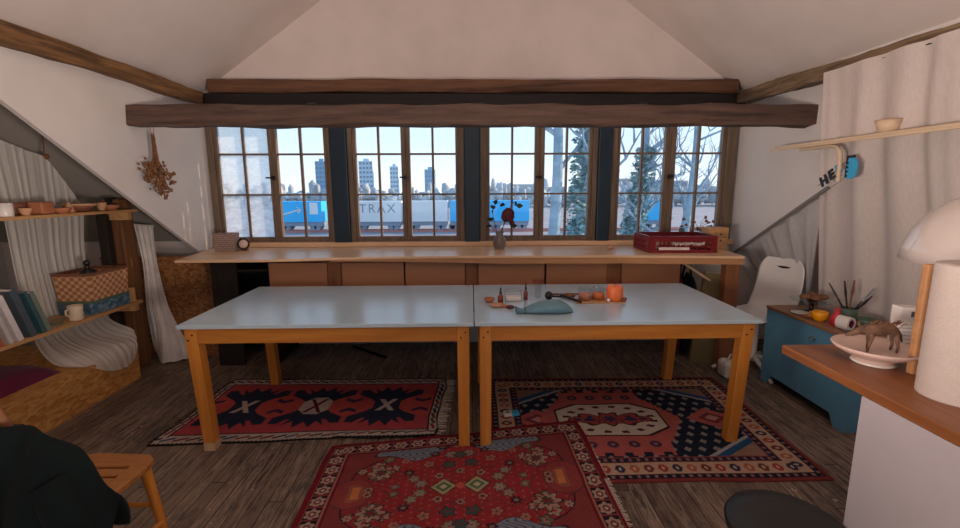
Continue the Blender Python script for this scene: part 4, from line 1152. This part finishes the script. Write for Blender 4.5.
MB().tube([(.0,.09,-.04),(0,0,.02),(0,-.10,.10),(0,-.17,.135)], .0025, 6).build('string', M['twig'], t)

# white shell chair
t = thing('shell_chair', 'white plastic shell chair beside the blue cabinet', 'chair', (2.33, 3.50, 0), math.radians(114))
# local: +y faces forward, seat centre at origin
def shell(u, v):
    x = (u-.5)*2
    if v < .5:
        q = v/.5; y = .23-.42*q; z = .455-.012*math.sin(q*PI)+.02*(1-q)**4*-1; w = .195+.01*math.sin(q*PI)
        z += .03*abs(x)**3*(1-.3*q)
    else:
        q = (v-.5)/.5; y = -.19-.05*math.sin(min(1,q*1.6)*PI/2)-.055*q; z = .455+.43*q**1.12+.01; w = .195-.015*q
        y += .045*abs(x)**2*(1-.3*q)
        if q > .72: w *= (1-((q-.72)/.28)**2.6*.28)
    return (x*w, y, z)
m = MB(); m.grid(shell, 24, 44); m.build('shell', M['white_plastic'], t, solid=.008)
m = MB(); m.box(-.055,.055,-.006,.006,-.012,.012, T(0,-.286,.815) @ RX(-.14)); m.build('hand_slot', M['dark_metal'], t, bevel=.005)
MB().lathe([(.05,.40),(.07,.425),(.10,.435),(0,.436)], 20).build('seat_mount', M['white_plastic'], t)
MB().lathe([(0,.06),(.035,.06),(.03,.11),(.022,.12),(.022,.40),(0,.40)], 20).build('column', M['white_plastic'], t)
for i in range(5):
    a = i*2*PI/5+.0
    MB().tube([(math.cos(a)*.02,math.sin(a)*.02,.095),(math.cos(a)*.16,math.sin(a)*.16,.075),(math.cos(a)*.36,math.sin(a)*.36,.02)], [.024,.020,.014], 10).build('foot', M['white_plastic'], t)
t = thing('plastic_bag', 'crumpled white plastic bag on the floor under the table end', 'bag', (2.02, 3.30, 0))
MB().blob((0,0,.075), (.075,.07,.075), 14, .14, 5).build('body', M['white_fabric'], t)
MB().tube([(-.02,0,.14),(-.01,-.01,.19),(.03,0,.18),(.03,0,.14)], .007, 6).build('handle', M['white_fabric'], t)

# blue cabinet
bc = thing('blue_cabinet', 'low blue painted cabinet with wooden top on the right', 'cabinet', (2.24, 2.86, 0))
m = MB()
m.prism([(-.385,0),(-.385,.57),(.40,.57),(.40,0),(.33,0),(.29,.075),(-.27,.075),(-.31,0)], 0, .018, Matrix(((0,0,1,0),(1,0,0,0),(0,1,0,0),(0,0,0,1))))
m.build('front_panel', M['blue_paint'], bc, bevel=.002)
MB().box(.018,.33,-.385,-.367,0,.57).build('end_panel', M['blue_paint'], bc)
MB().box(.018,.33,.382,.40,0,.57).build('end_panel', M['blue_paint'], bc)
MB().box(.315,.33,-.366,.381,.08,.57).build('back_panel', M['blue_paint'], bc)
MB().box(.018,.315,-.366,.381,.08,.095).build('bottom_panel', M['blue_paint'], bc)
MB().box(-.006,.335,-.39,.405,.5705,.592).build('top', M['cab_top'], bc, bevel=.003)
kh = MB(); kh.lathe([(.009,0),(.012,.004),(.006,.012),(0,.012)], 14, True, T(-.0005,-.09,.50) @ RY(-PI/2)); kn = kh.build('keyhole_plate', M['metal'], bc)
MB().tube([(-.008,-.09,.50),(-.03,-.09,.50)], .003, 8).build('key_shaft', M['metal'], kn)
MB().tube([(-.03,-.09+.014*math.cos(a),.50-.008+.016*math.sin(a)) for a in [i*PI/8 for i in range(17)]], .003, 6).build('key_bow', M['metal'], kn)
ZC = .5925
# things on the blue cabinet
t = thing('cake_stand', 'glass cake stand with brown buns on the blue cabinet', 'cake stand', (2.42, 3.06, ZC))
MB().lathe([(0,0),(.055,0),(.055,.006),(.015,.014),(.013,.075),(.03,.085)], 22).build('foot', M['dark_metal'], t)
MB().lathe([(0,.085),(.13,.085),(.14,.095),(.13,.093),(0,.092)], 30).build('plate', M['glass'], t)
for i, (x, y) in enumerate(((-.05,0),(.03,.04),(.05,-.03),(-.01,-.05))):
    tag(MB().blob((0,0,.02),(.036,.032,.02),8,.08,i).build('bun', M['dry_flower'], loc=(2.42+x,3.06+y,ZC+.0935)),
        'brown bun on the glass cake stand', 'bun', 'buns on the cake stand')
plate_like('saucer', 'white saucer near the corner of the blue cabinet', 'saucer', 2.31, 3.02, .055, M['white_ceramic'], .014, ZC)
t = thing('yellow_cup', 'glossy yellow teacup on the blue cabinet', 'cup', (2.315, 2.845, ZC))
MB().lathe([(0,0),(.026,0),(.042,.02),(.048,.045),(.044,.064),(.04,.064),(.042,.04),(0,.012)], 22).build('body', M['yellow'], t)
MB().tube([(-.01,.042,.05),(-.02,.066,.045),(-.02,.062,.022),(-.01,.04,.018)], .005, 8).build('handle', M['yellow'], t)
plate_like('orange_saucer', 'small orange dish tucked behind the yellow cup', 'dish', 2.31, 2.93, .04, M['terracotta'], .012, ZC)
t = thing('red_jug', 'small bright red flask beside the yellow cup', 'flask', (2.355, 2.755, ZC))
MB().lathe([(0,0),(.034,0),(.036,.04),(.03,.062),(.014,.08),(.012,.105),(0,.105)], 20).build('body', M['red'], t)
MB().lathe([(.014,.098),(.018,.104),(.012,.112),(0,.112)], 16).build('neck_ring', M['red'], t)
t = thing('tape_roll', 'white roll with dark core lying on its side on the blue cabinet', 'tape roll', (2.335, 2.665, ZC+.042), .35)
def ring(r0, r1, w): return [(r0,-w),(r1,-w),(r1,w),(r0,w),(r0,-w)]
MB().lathe(ring(.026,.042,.035), 26, False, RY(.5) @ RX(PI/2), close=False).build('roll', M['white_ceramic'], t)
MB().lathe(ring(.0225,.0258,.035), 26, False, RY(.5) @ RX(PI/2), close=False).build('core', M['purple'], t)
t = thing('brush_pot', 'dark pot full of brushes and knives on the blue cabinet', 'pot', (2.465, 2.80, ZC))
MB().lathe([(0,0),(.04,0),(.045,.01),(.048,.10),(.043,.10),(.04,.012),(0,.01)], 22).build('body', M['pot_green'], t)
q = random.Random(4)
tools = [((-.12,.04,.26),M['metal'],'steel knife slanting up to the left in the brush pot','knife'), ((-.01,.05,.27),M['dark_wood'],'dark handled brush standing upright in the pot','brush'), ((.03,.02,.28),M['twig'],'brown handled brush upright in the pot','brush'),
         ((.11,-.04,.24),M['metal'],'long steel tool slanting to the right in the pot','tool'), ((.06,-.09,.2),M['dark_metal'],'short dark tool leaning forward in the pot','tool')]
for i, (e, mt, lab, cat) in enumerate(tools):
    o = thing(cat, lab, cat, (2.465, 2.80, ZC))
    s = (-e[0]*.12, -e[1]*.12, .014)
    mid = lerp(s, e, .6)
    MB().tube([s, mid], .005, 8).build('handle', M['dark_wood'] if mt is M['metal'] else mt, o)
    MB().tube([mid, lerp(mid, e, .25), e], [.0055,.008,.004], 8).build('tip', mt, o)
t = thing('dark_bowl', 'dark green bowl behind the brushes on the blue cabinet', 'bowl', (2.49, 2.68, ZC))
MB().lathe([(0,0),(.03,0),(.055,.04),(.06,.06),(.056,.06),(.03,.01),(0,.01)], 20).build('body', M['pot_green'], t)
MB().lathe([(.03,0),(.034,.004),(.03,.006)], 18, close=False).build('foot_ring', M['black'], t)
t = thing('yellow_tin', 'little yellow tin on the near end of the blue cabinet', 'tin', (2.44, 2.57, ZC))
MB().lathe([(0,0),(.022,0),(.022,.055),(0,.055)], 18).build('body', M['yellow'], t)
MB().lathe([(0,.055),(.0235,.055),(.0235,.066),(0,.066)], 18).build('lid', M['white_ceramic'], t)
for i, (x, y, a, lab) in enumerate(((2.33,2.58,.4,'brown handled scraper lying at the front edge of the blue cabinet'),(2.385,2.60,.9,'pale spatula lying beside the brown scraper on the blue cabinet'))):
    o = thing('scraper', lab, 'scraper', (x, y, ZC), a)
    MB().box(-.01,.01,-.06,.01,0,.014).build('handle', M['clay_dark'] if i == 0 else M['foot_wood'], o, bevel=.004)
    MB().box(-.018,.018,.011,.07,.004,.006).build('blade', M['metal'], o)

# ------------------------------------------------------------------ counter at the right front
ct = thing('counter', 'white panelled counter with brown wooden top at the right front', 'counter', (1.143, .895, 0))
MB().box(0, .88, -.9, .668, .868, .90).build('top', M['counter'], ct, bevel=.004)
MB().box(.0, .84, -.9, .320, 0, .8675).build('panel', M['white_paint'], ct, bevel=.002)
ZK = .9005
t = thing('footed_bowl', 'wide pale pink footed bowl on the brown counter', 'bowl', (1.325, 1.385, ZK))
t.scale = (.9, .9, 1.)
MB().lathe([(0,0),(.062,0),(.066,.004),(.06,.016),(.09,.03),(.122,.046),(.131,.056),(.127,.06),(.10,.048),(.06,.036),(0,.032)], 40).build('body', M['pink_ceramic'], t)
MB().lathe([(.062,0),(.068,.003),(.064,.008)], 40, close=False).build('foot_ring', M['white_ceramic'], t)
# animal figurine standing in the bowl (one continuous body)
def skin_body(name, verts, edges, radii, mat, parent, root=0):
    me = bpy.data.meshes.new(name); me.from_pydata(verts, edges, []); me.materials.append(mat)
    o = bpy.data.objects.new(name, me); C.objects.link(o); o.parent = parent
    m = o.modifiers.new('skin', 'SKIN'); m.use_smooth_shade = True
    for i, r in enumerate(radii):
        sv = me.skin_vertices[0].data[i]; sv.radius = (r, r); sv.use_root = (i == root)
    s = o.modifiers.new('sub', 'SUBSURF'); s.levels = 2; s.render_levels = 2
    return o
t = thing('animal_figurine', 'brown long snouted animal figurine standing in the pale bowl', 'figurine', (1.335, 1.385, ZK+.0335), -.12)
t.scale = (1.08, 1.08, 1.3)
k = .001
V_ = [(0,0,62),(28,0,64),(48,0,60),(-24,0,62),(-44,0,62),(-62,0,56),(-82,0,48),(-100,0,45),
      (40,-11,40),(45,-13,20),(42,-14,3),(40,11,40),(48,14,20),(46,15,3),
      (-28,-10,42),(-36,-13,22),(-42,-15,3),(-26,10,42),(-22,13,22),(-20,15,3),(58,0,48),(63,0,28)]
E_ = [(0,1),(1,2),(0,3),(3,4),(4,5),(5,6),(6,7),(2,8),(8,9),(9,10),(2,11),(11,12),(12,13),(3,14),(14,15),(15,16),(3,17),(17,18),(18,19),(2,20),(20,21)]
R_ = [17,17,13,15,11,10,6.5,4,6,4,3.6,6,4,3.6,6,4,3.6,6,4,3.6,4,2.5]
skin_body('body', [tuple(c*k for c in v) for v in V_], E_, [r*k for r in R_], M['animal'], t)
m = MB()
for s in (-1, 1): m.grid(lambda u, v, s=s: (-.052-.006*u, s*(.006+.010*v), .066+.014*v*(1-.5*u)), 4, 4)
m.build('ear', M['animal'], t, solid=.002)
m = MB(); q = random.Random(6)
for i in range(60):
    x = q.uniform(-.03,.05); a = q.uniform(-1.2,1.2)
    b0 = (x, .014*math.sin(a), .062+.014*math.cos(a)); m.tube([b0, (x+.012, b0[1]*1.5, b0[2]+.010*math.cos(a))], [.0012,.0005], 4)
m.build('bristles', M['clay_dark'], t)
# paper roll, board, lamp, box
t = thing('paper_roll', 'tall white roll of embossed kitchen paper on the counter', 'paper roll', (1.335, 1.135, ZK))
pr = [(.022,0),(.085,0)] + [(.085+.0006*(i % 2), .004+.36*i/30) for i in range(31)] + [(.084,.368),(.022,.368),(.022,0)]
MB().lathe(pr, 48, True, close=False).build('paper', M['kitchen_paper'], t)
MB().lathe([(.018,.001),(.0215,.001),(.0215,.366),(.018,.366),(.018,.001)], 24, True, close=False).build('core', M['cork'], t)
tag(MB().box(-.05,.05,-.012,.012,0,.345).build('wooden_board', M['rail'], loc=(1.40,1.29,ZK), bevel=.006), 'upright light wooden board standing behind the paper roll', 'board')
t = thing('table_lamp', 'table lamp with glossy white dome shade behind the paper roll', 'lamp', (1.85, 1.50, ZK))
MB().lathe([(0,0),(.09,0),(.095,.01),(.03,.02),(.014,.03),(.012,.33),(0,.33)], 28).build('base', M['white_plastic'], t)
MB().lathe([(.275,.305),(.268,.35),(.248,.41),(.21,.47),(.155,.52),(.085,.55),(0,.56)], 48, True, close=False).build('lamp_shade', M['lamp_shade'], t, solid=.006)
t = thing('desk_calendar', 'small white box printed with lines on the counter end', 'box', (1.575, 1.53, ZK), -.15)
t.scale = (.8, .8, .86)
MB().box(-.06,.06,-.03,.03,0,.175).build('body', M['white_ceramic'], t, bevel=.004)
m = MB(); m.box(-.02,.028,-.0308,-.030,.135,.158)
for i in range(6): m.box(-.045,.05,-.0306,-.030,.022+i*.016,.0235+i*.016)
m.build('print', M['print_ink'], t)

# ------------------------------------------------------------------ black stool and wooden chair in the foreground
t = thing('round_stool', 'black round topped wooden stool at the front right', 'stool', (.965, 1.205, 0))
MB().lathe([(0,.415),(.155,.415),(.170,.422),(.174,.440),(.168,.452),(.11,.456),(0,.455)], 48).build('seat', M['black_vinyl'], t)
for i in range(4):
    a = PI/4+i*PI/2; ca, sa = math.cos(a), math.sin(a)
    MB().tube([(ca*.10,sa*.10,.414),(ca*.145,sa*.145,0.0)], [.014,.012], 12).build('leg', M['leg_wood'], t)
m = MB(); 
for i in range(4):
    a = PI/4+i*PI/2; b_ = a+PI/2
    m.tube([(math.cos(a)*.131,math.sin(a)*.131,.13),(math.cos(b_)*.131,math.sin(b_)*.131,.13)], .008, 8)
m.build('stretcher', M['leg_wood'], t)
ch = thing('wooden_chair', 'wooden chair with slatted seat under the dark green coat', 'chair', (-1.445, 1.44, 0), .0)
seat = [(-.19,-.20),(.19,-.20),(.222,.13),(.215,.175),(.18,.205),(0,.222),(-.18,.205),(-.215,.175),(-.222,.13)]
m = MB()
# seat frame with four slots
def slat(y0, y1, hx0, hx1): m.prism([(-hx0,y0),(hx0,y0),(hx1,y1),(-hx1,y1)], .425, .447)
m.prism([(-.21,-.20),(-.155,-.20),(-.155,.14),(-.222,.13)], .425, .4475); m.prism([(.155,-.20),(.21,-.20),(.222,.13),(.155,.14)], .425, .4475)
m.prism([(-.222,.1302),(.222,.1302),(.215,.175),(.18,.205),(0,.222),(-.18,.205),(-.215,.175)], .425, .4475)
for y0 in (-.2, -.145, -.09, -.035, .02, .075): slat(y0, y0+.042, .1545, .1545)
m.build('seat', wood('chair_seat_wood', (146,92,44), (184,126,70), 'X', .8, .45, .1), ch, bevel=.004)
for sx in (-1, 1):
    MB().tube([(sx*.185,.16,.4245),(sx*.20,.18,.22),(sx*.215,.20,0)], [.020,.017,.013], 12).build('leg', M['leg_wood'], ch)
    MB().tube([(sx*.19,-.24,0),(sx*.18,-.20,.43),(sx*.15,-.25,.80),(sx*.135,-.265,.895)], [.014,.018,.016,.012], 12).build('back_post', M['cab_side'], ch)
    MB().tube([(sx*.208,.185,.17),(sx*.185,-.225,.17)], .010, 10).build('stretcher', M['leg_wood'], ch)
MB().tube([(-.20,.175,.25),(.20,.175,.25)], .010, 10).build('front_stretcher', M['leg_wood'], ch)
m = MB()
for z in (.60, .70, .80): m.box(-.18,.18,-.252-.01*(z-.6)*5+.012,-.238-.01*(z-.6)*5+.012,z-.022,z+.022)
m.build('backrest', M['dark_wood'], ch)
# the coat draped over the backrest
t = thing('green_coat', 'dark green wool coat draped over the wooden chair back', 'coat', (-1.445, 1.17, 0))
def coat(u, v):
    # u across, v: 0 front hem (seat side) -> top -> back hem (camera side)
    x = (u-.5)*2
    ax = abs(x)
    top = .845-.02*ax**2-.20*(max(0, ax-.58)/.42)**1.25
    wd = .43
    if v < .3:
        q = v/.3; y = .06*(1-q)+.0; z = .50+(top-.50)*q
    else:
        q = (v-.3)/.7; y = -.05*math.sin(min(1, q*3)*PI/2)-.07*q; z = top-(top-.20-.06*math.sin(x*5))*q
    sp = 1+.14*(abs(v-.3)) if v > .3 else 1
    fold = .020*math.sin(x*10+1.5*v)*min(1, abs(v-.3)*3)+.012*math.sin(x*21+3*v)
    return (x*wd*sp+.03*math.sin(v*6), y-fold-.02, z+.008*math.sin(x*9))
MB().grid(coat, 70, 60).build('body', M['green_coat'], t, solid=.014)
m = MB(); m.tube([(.31,-.05,.70),(.37,-.06,.60),(.40,-.07,.50),(.405,-.07,.36)], [.05,.062,.06,.055], 14); m.build('sleeve', M['green_coat'], t)
m = MB(); m.tube([(-.33,-.05,.72),(-.39,-.06,.62),(-.42,-.07,.50),(-.43,-.07,.36)], [.05,.062,.06,.055], 14); m.build('sleeve', M['green_coat'], t)
m = MB(); m.tube([(-.12,-.03,.85),(0,-.075,.835),(.12,-.03,.85)], [.014,.018,.014], 10); m.build('collar', M['green_coat'], t)

# ------------------------------------------------------------------ outside: rail yard
GZ = -4.6
M['ballast'] = plain('rail_ballast', (176,166,164), .95, 0, .15, .2)
M['rust'] = plain('rusty_rail', (196,128,120), .8, 0, .15, .3)
M['blue_wagon'] = plain('bright_blue_container', (45,190,250), .5, 0, .05, .3)
M['white_wagon'] = plain('pale_wagon', (232,234,234), .6, 0, .06, .3)
M['wagon_under'] = plain('wagon_underframe', (140,152,168), .8, 0, .1, .5)
M['tower'] = plain('grey_blue_tower', (140,178,205), .8, 0, .06, .05)  # distance haze is paled into the tower and house colours
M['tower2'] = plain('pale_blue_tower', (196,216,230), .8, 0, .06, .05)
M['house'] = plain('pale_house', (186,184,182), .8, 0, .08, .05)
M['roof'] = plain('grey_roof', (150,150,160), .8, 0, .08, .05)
M['dist_tree'] = plain('far_trees', (186,190,194), .95, 0, .2, .1)  # far haze washed into the tree colour
M['bark'] = plain('hazy_bark', (136,160,178), .9, 0, .3, 3)  # bark colour lightened and blued to stand for haze
M['ivy'] = plain('hazy_ivy', (130,166,170), .8, 0, .4, 5)  # leaf green paled with the same bluish haze
S(MB().box(-200, 200, 8, 420, GZ-.3, GZ).build('ground_outside', M['ballast']), 'pale rail yard ground beyond the windows')
for i, y in enumerate((48.5, 50, 54, 55.5, 63.4, 64.8)):
    tag(MB().box(-70, 70, y-.12, y+.12, 0, .35).build('rail', M['rust'], loc=(0, 0, GZ)), 'rusty rail crossing the yard beyond the windows', 'rail', 'rails in the yard')
def wagon(x0, x1, mat, lab, text=None, cat='wagon'):
    cx = (x0+x1)/2; w = (x1-x0)/2
    t = thing('goods_wagon', lab, cat, (cx, 64.1, GZ), 0, 'wagons in the rail yard')
    MB().box(-w, w, -1.2, 1.2, 1.5, 4.35).build('body', mat, t, bevel=.06)
    MB().box(-w*.96, w*.96, -1.0, 1.0, .95, 1.49).build('underframe', M['wagon_under'], t)
    m = MB()
    for a in (-.75, -.55, .55, .75):
        for s in (-.75, .75): m.lathe([(0,-.07),(.46,-.07),(.46,.07),(0,.07)], 18, False, T(w*a, s, .81) @ RX(PI/2))
    m.build('wheel', M['wagon_under'], t)
    if text:
        o = text_mesh('lettering', text, 1.7, .01, M['wagon_under'], t, 0., 1.25)
        o.location = (w*.05, -1.215, 3.3); o.rotation_euler = (PI/2, 0, 0)
    return t
w = wagon(-27.0, -20.6, M['blue_wagon'], 'bright blue container wagon seen through the leftmost windows')
m = MB(); m.tube([(-2.6,-1.22,2.4),(.4,-1.22,3.3),(-.2,-1.22,3.55)], .12, 4); m.tube([(.4,-1.22,3.3),(.0,-1.22,2.8)], .12, 4); m.box(1.6,2.7,-1.23,-1.2,2.6,4.2); m.build('white_marking', M['white_wagon'], w)
wagon(-16.6, -9.6, M['white_wagon'], 'pale wagon with dark capital lettering in the rail yard', 'TRAX')
wagon(-9.0, -3.2, M['white_wagon'], 'pale unlettered wagon right of the lettered one')
wagon(-2.9, -.9, M['blue_wagon'], 'short blue container partly hidden by a window post')
wagon(2.5, 8.2, M['blue_wagon'], 'blue container wagon seen behind the rose vase')
wagon(24.4, 28.2, M['blue_wagon'], 'small blue container seen above the red crate')
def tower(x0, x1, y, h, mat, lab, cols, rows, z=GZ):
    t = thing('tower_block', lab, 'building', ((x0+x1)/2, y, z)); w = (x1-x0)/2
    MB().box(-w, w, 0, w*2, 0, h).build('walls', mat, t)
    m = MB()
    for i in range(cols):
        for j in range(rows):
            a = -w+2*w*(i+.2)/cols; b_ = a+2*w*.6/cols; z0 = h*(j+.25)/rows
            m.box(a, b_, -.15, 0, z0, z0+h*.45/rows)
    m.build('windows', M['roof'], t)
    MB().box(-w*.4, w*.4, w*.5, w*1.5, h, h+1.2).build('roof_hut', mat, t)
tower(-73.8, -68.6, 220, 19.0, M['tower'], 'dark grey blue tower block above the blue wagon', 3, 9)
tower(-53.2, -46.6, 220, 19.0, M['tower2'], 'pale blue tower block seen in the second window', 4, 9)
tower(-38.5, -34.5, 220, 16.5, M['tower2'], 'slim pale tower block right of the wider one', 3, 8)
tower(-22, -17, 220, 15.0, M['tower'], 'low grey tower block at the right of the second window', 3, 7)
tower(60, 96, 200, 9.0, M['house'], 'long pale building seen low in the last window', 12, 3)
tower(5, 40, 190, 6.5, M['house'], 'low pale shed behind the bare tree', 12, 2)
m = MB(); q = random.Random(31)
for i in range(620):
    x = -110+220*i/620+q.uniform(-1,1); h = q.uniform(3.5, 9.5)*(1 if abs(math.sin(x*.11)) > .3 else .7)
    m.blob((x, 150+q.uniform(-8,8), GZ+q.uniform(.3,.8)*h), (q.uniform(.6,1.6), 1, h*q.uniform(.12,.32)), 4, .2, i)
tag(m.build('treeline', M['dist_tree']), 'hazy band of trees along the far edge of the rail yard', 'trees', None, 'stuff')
# near trees: trunk and branches as one tapering skeleton
def tree(lab, x, y, h, r, seed, ivy=0, lean=.0, spread=1., nb=14):
    q = random.Random(seed)
    t = thing('bare_tree', lab, 'tree', (x, y, GZ))
    m = MB(); iv = MB()
    pts = []; rad = []
    for i in range(13):
        f = i/12; pts.append((lean*f*h+.12*math.sin(f*7+seed), .1*math.sin(f*5+seed*2), f*h)); rad.append(r*(1-.72*f))
    m.tube(pts, rad, 10)
    def branch(p, d, l, rr, depth):
        p2 = [Vector(p)]
        dd = Vector(d).normalized()
        for i in range(5):
            dd = (dd+Vector((q.uniform(-.3,.3),q.uniform(-.3,.3),q.uniform(-.12,.26)))).normalized(); p2.append(p2[-1]+dd*l/5)
        m.tube(p2, [rr*(1-.16*i) for i in range(6)], 6)
        if depth > 0:
            for j in range(3):
                i = q.randint(2, 5); branch(p2[i], dd+Vector((q.uniform(-1,1),q.uniform(-1,1),q.uniform(-.4,.6))), l*.55, rr*.5, depth-1)
    for k in range(nb):
        f = q.uniform(.45, 1.); i = min(12, int(f*12)); a = q.uniform(0, 6.28)
        branch(pts[i], (math.cos(a)*spread, math.sin(a)*spread, q.uniform(.2,.9)), h*.24*(1.2-f*.5), rad[i]*.42, 2)
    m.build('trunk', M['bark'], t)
    if ivy:
        for k in range(ivy):
            f = q.uniform(.05, .85)**.9; i = min(12, int(f*12)); a = q.uniform(0, 6.28); rr = rad[i]+q.uniform(0, .32)
            p = (pts[i][0]+math.cos(a)*rr, pts[i][1]+math.sin(a)*rr, f*h); s = q.uniform(.05, .13)
            Mx = T(*p) @ RZ(q.uniform(0,6)) @ RX(q.uniform(0,3))
            iv.add([(-s,0,0),(0,-s*.6,.02),(s,0,0),(0,s*.9,.02)], [(0,1,2,3)], False, Mx)
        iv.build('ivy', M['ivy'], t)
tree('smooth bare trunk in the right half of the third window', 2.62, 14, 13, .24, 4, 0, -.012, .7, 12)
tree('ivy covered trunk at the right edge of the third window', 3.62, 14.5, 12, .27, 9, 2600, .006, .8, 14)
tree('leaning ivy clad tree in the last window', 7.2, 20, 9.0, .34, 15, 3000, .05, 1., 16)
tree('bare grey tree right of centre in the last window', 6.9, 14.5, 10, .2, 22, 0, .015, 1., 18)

# ------------------------------------------------------------------ light
wd = bpy.data.worlds.new('sky'); SC.world = wd; wd.use_nodes = True
nt = wd.node_tree; nt.nodes.clear()
out = nt.nodes.new('ShaderNodeOutputWorld'); bg = nt.nodes.new('ShaderNodeBackground')
tc = nt.nodes.new('ShaderNodeTexCoord'); sp = nt.nodes.new('ShaderNodeSeparateXYZ'); rp = nt.nodes.new('ShaderNodeValToRGB')
nt.links.new(tc.outputs['Generated'], sp.inputs[0]); nt.links.new(sp.outputs[2], rp.inputs[0])
e = rp.color_ramp.elements
e[0].position = 0.; e[0].color = lin((222,232,240)); e[1].position = .6; e[1].color = lin((110,170,226))
k_ = e.new(.16); k_.color = lin((190,222,244))
nt.links.new(rp.outputs[0], bg.inputs[0]); bg.inputs[1].default_value = 1.3
nt.links.new(bg.outputs[0], out.inputs[0])
def light(name, typ, loc, energy, col, size=.3, tgt=None, **kw):
    d = bpy.data.lights.new(name, typ); d.energy = energy; d.color = col
    if typ == 'AREA': d.size = size
    elif typ == 'POINT': d.shadow_soft_size = size
    elif typ == 'SUN': d.angle = size
    for a, v in kw.items(): setattr(d, a, v)
    o = bpy.data.objects.new(name, d); C.objects.link(o); o.location = loc
    if tgt is not None: o.rotation_euler = (Vector(tgt)-Vector(loc)).to_track_quat('-Z', 'Y').to_euler()
    return o
light('sun', 'SUN', (20, 12, 10), 5., (1., .76, .50), .01, (20-1., 12-.24, 10-.34))
light('overhead_fill', 'POINT', (0.1, .3, 2.9), 8, (1., .84, .73), .35)  # added warm fill above the view, with no fixture
light('left_fill', 'SPOT', (-1.5, -.4, 1.1), 230, (1., .81, .71), .3, (1.5, -.9, 2.9), spot_size=math.radians(150), spot_blend=1., shadow_soft_size=.3)  # unseen fill added to brighten the right ceiling slope
light('right_fill', 'SPOT', (1.5, -.8, 1.1), 230, (1., .81, .71), .3, (-1.5, -1.3, 2.9), spot_size=math.radians(150), spot_blend=1., shadow_soft_size=.3)  # its counterpart, added to brighten the left ceiling slope
light('left_slope_fill', 'SPOT', (-1.6, .1, 1.0), 310, (1., .82, .72), .2, (1.7, 2.5, 2.85), spot_size=math.radians(75), spot_blend=1., shadow_soft_size=.2)  # added beam lifting the right slope near the gable, no fixture
light('right_slope_fill', 'SPOT', (1.0, -.3, 1.0), 310, (1., .82, .72), .2, (-1.7, 2.5, 2.85), spot_size=math.radians(75), spot_blend=1., shadow_soft_size=.2)  # same added beam for the left slope, also without fixture

# ------------------------------------------------------------------ camera
th, ro, ya, f = .167, .004, .020, 450.
cam = bpy.data.cameras.new('camera'); co = bpy.data.objects.new('camera', cam); C.objects.link(co); SC.camera = co
cam.sensor_fit = 'HORIZONTAL'; cam.sensor_width = 36.; cam.lens = f/960*36.; cam.clip_start = .02; cam.clip_end = 900
r = Vector((math.cos(ya), -math.sin(ya), 0)); fw = Vector((math.sin(ya)*math.cos(th), math.cos(ya)*math.cos(th), -math.sin(th))); up = r.cross(fw)
r2 = r*math.cos(ro)-up*math.sin(ro)*1.0; u2 = up*math.cos(ro)+r*math.sin(ro)
co.matrix_world = Matrix(((r2.x,u2.x,-fw.x,0),(r2.y,u2.y,-fw.y,0),(r2.z,u2.z,-fw.z,1.473),(0,0,0,1)))
vs = SC.view_settings; vs.view_transform = 'Standard'; vs.look = 'None'; vs.gamma = 1.; vs.use_curve_mapping = False; vs.exposure = .14
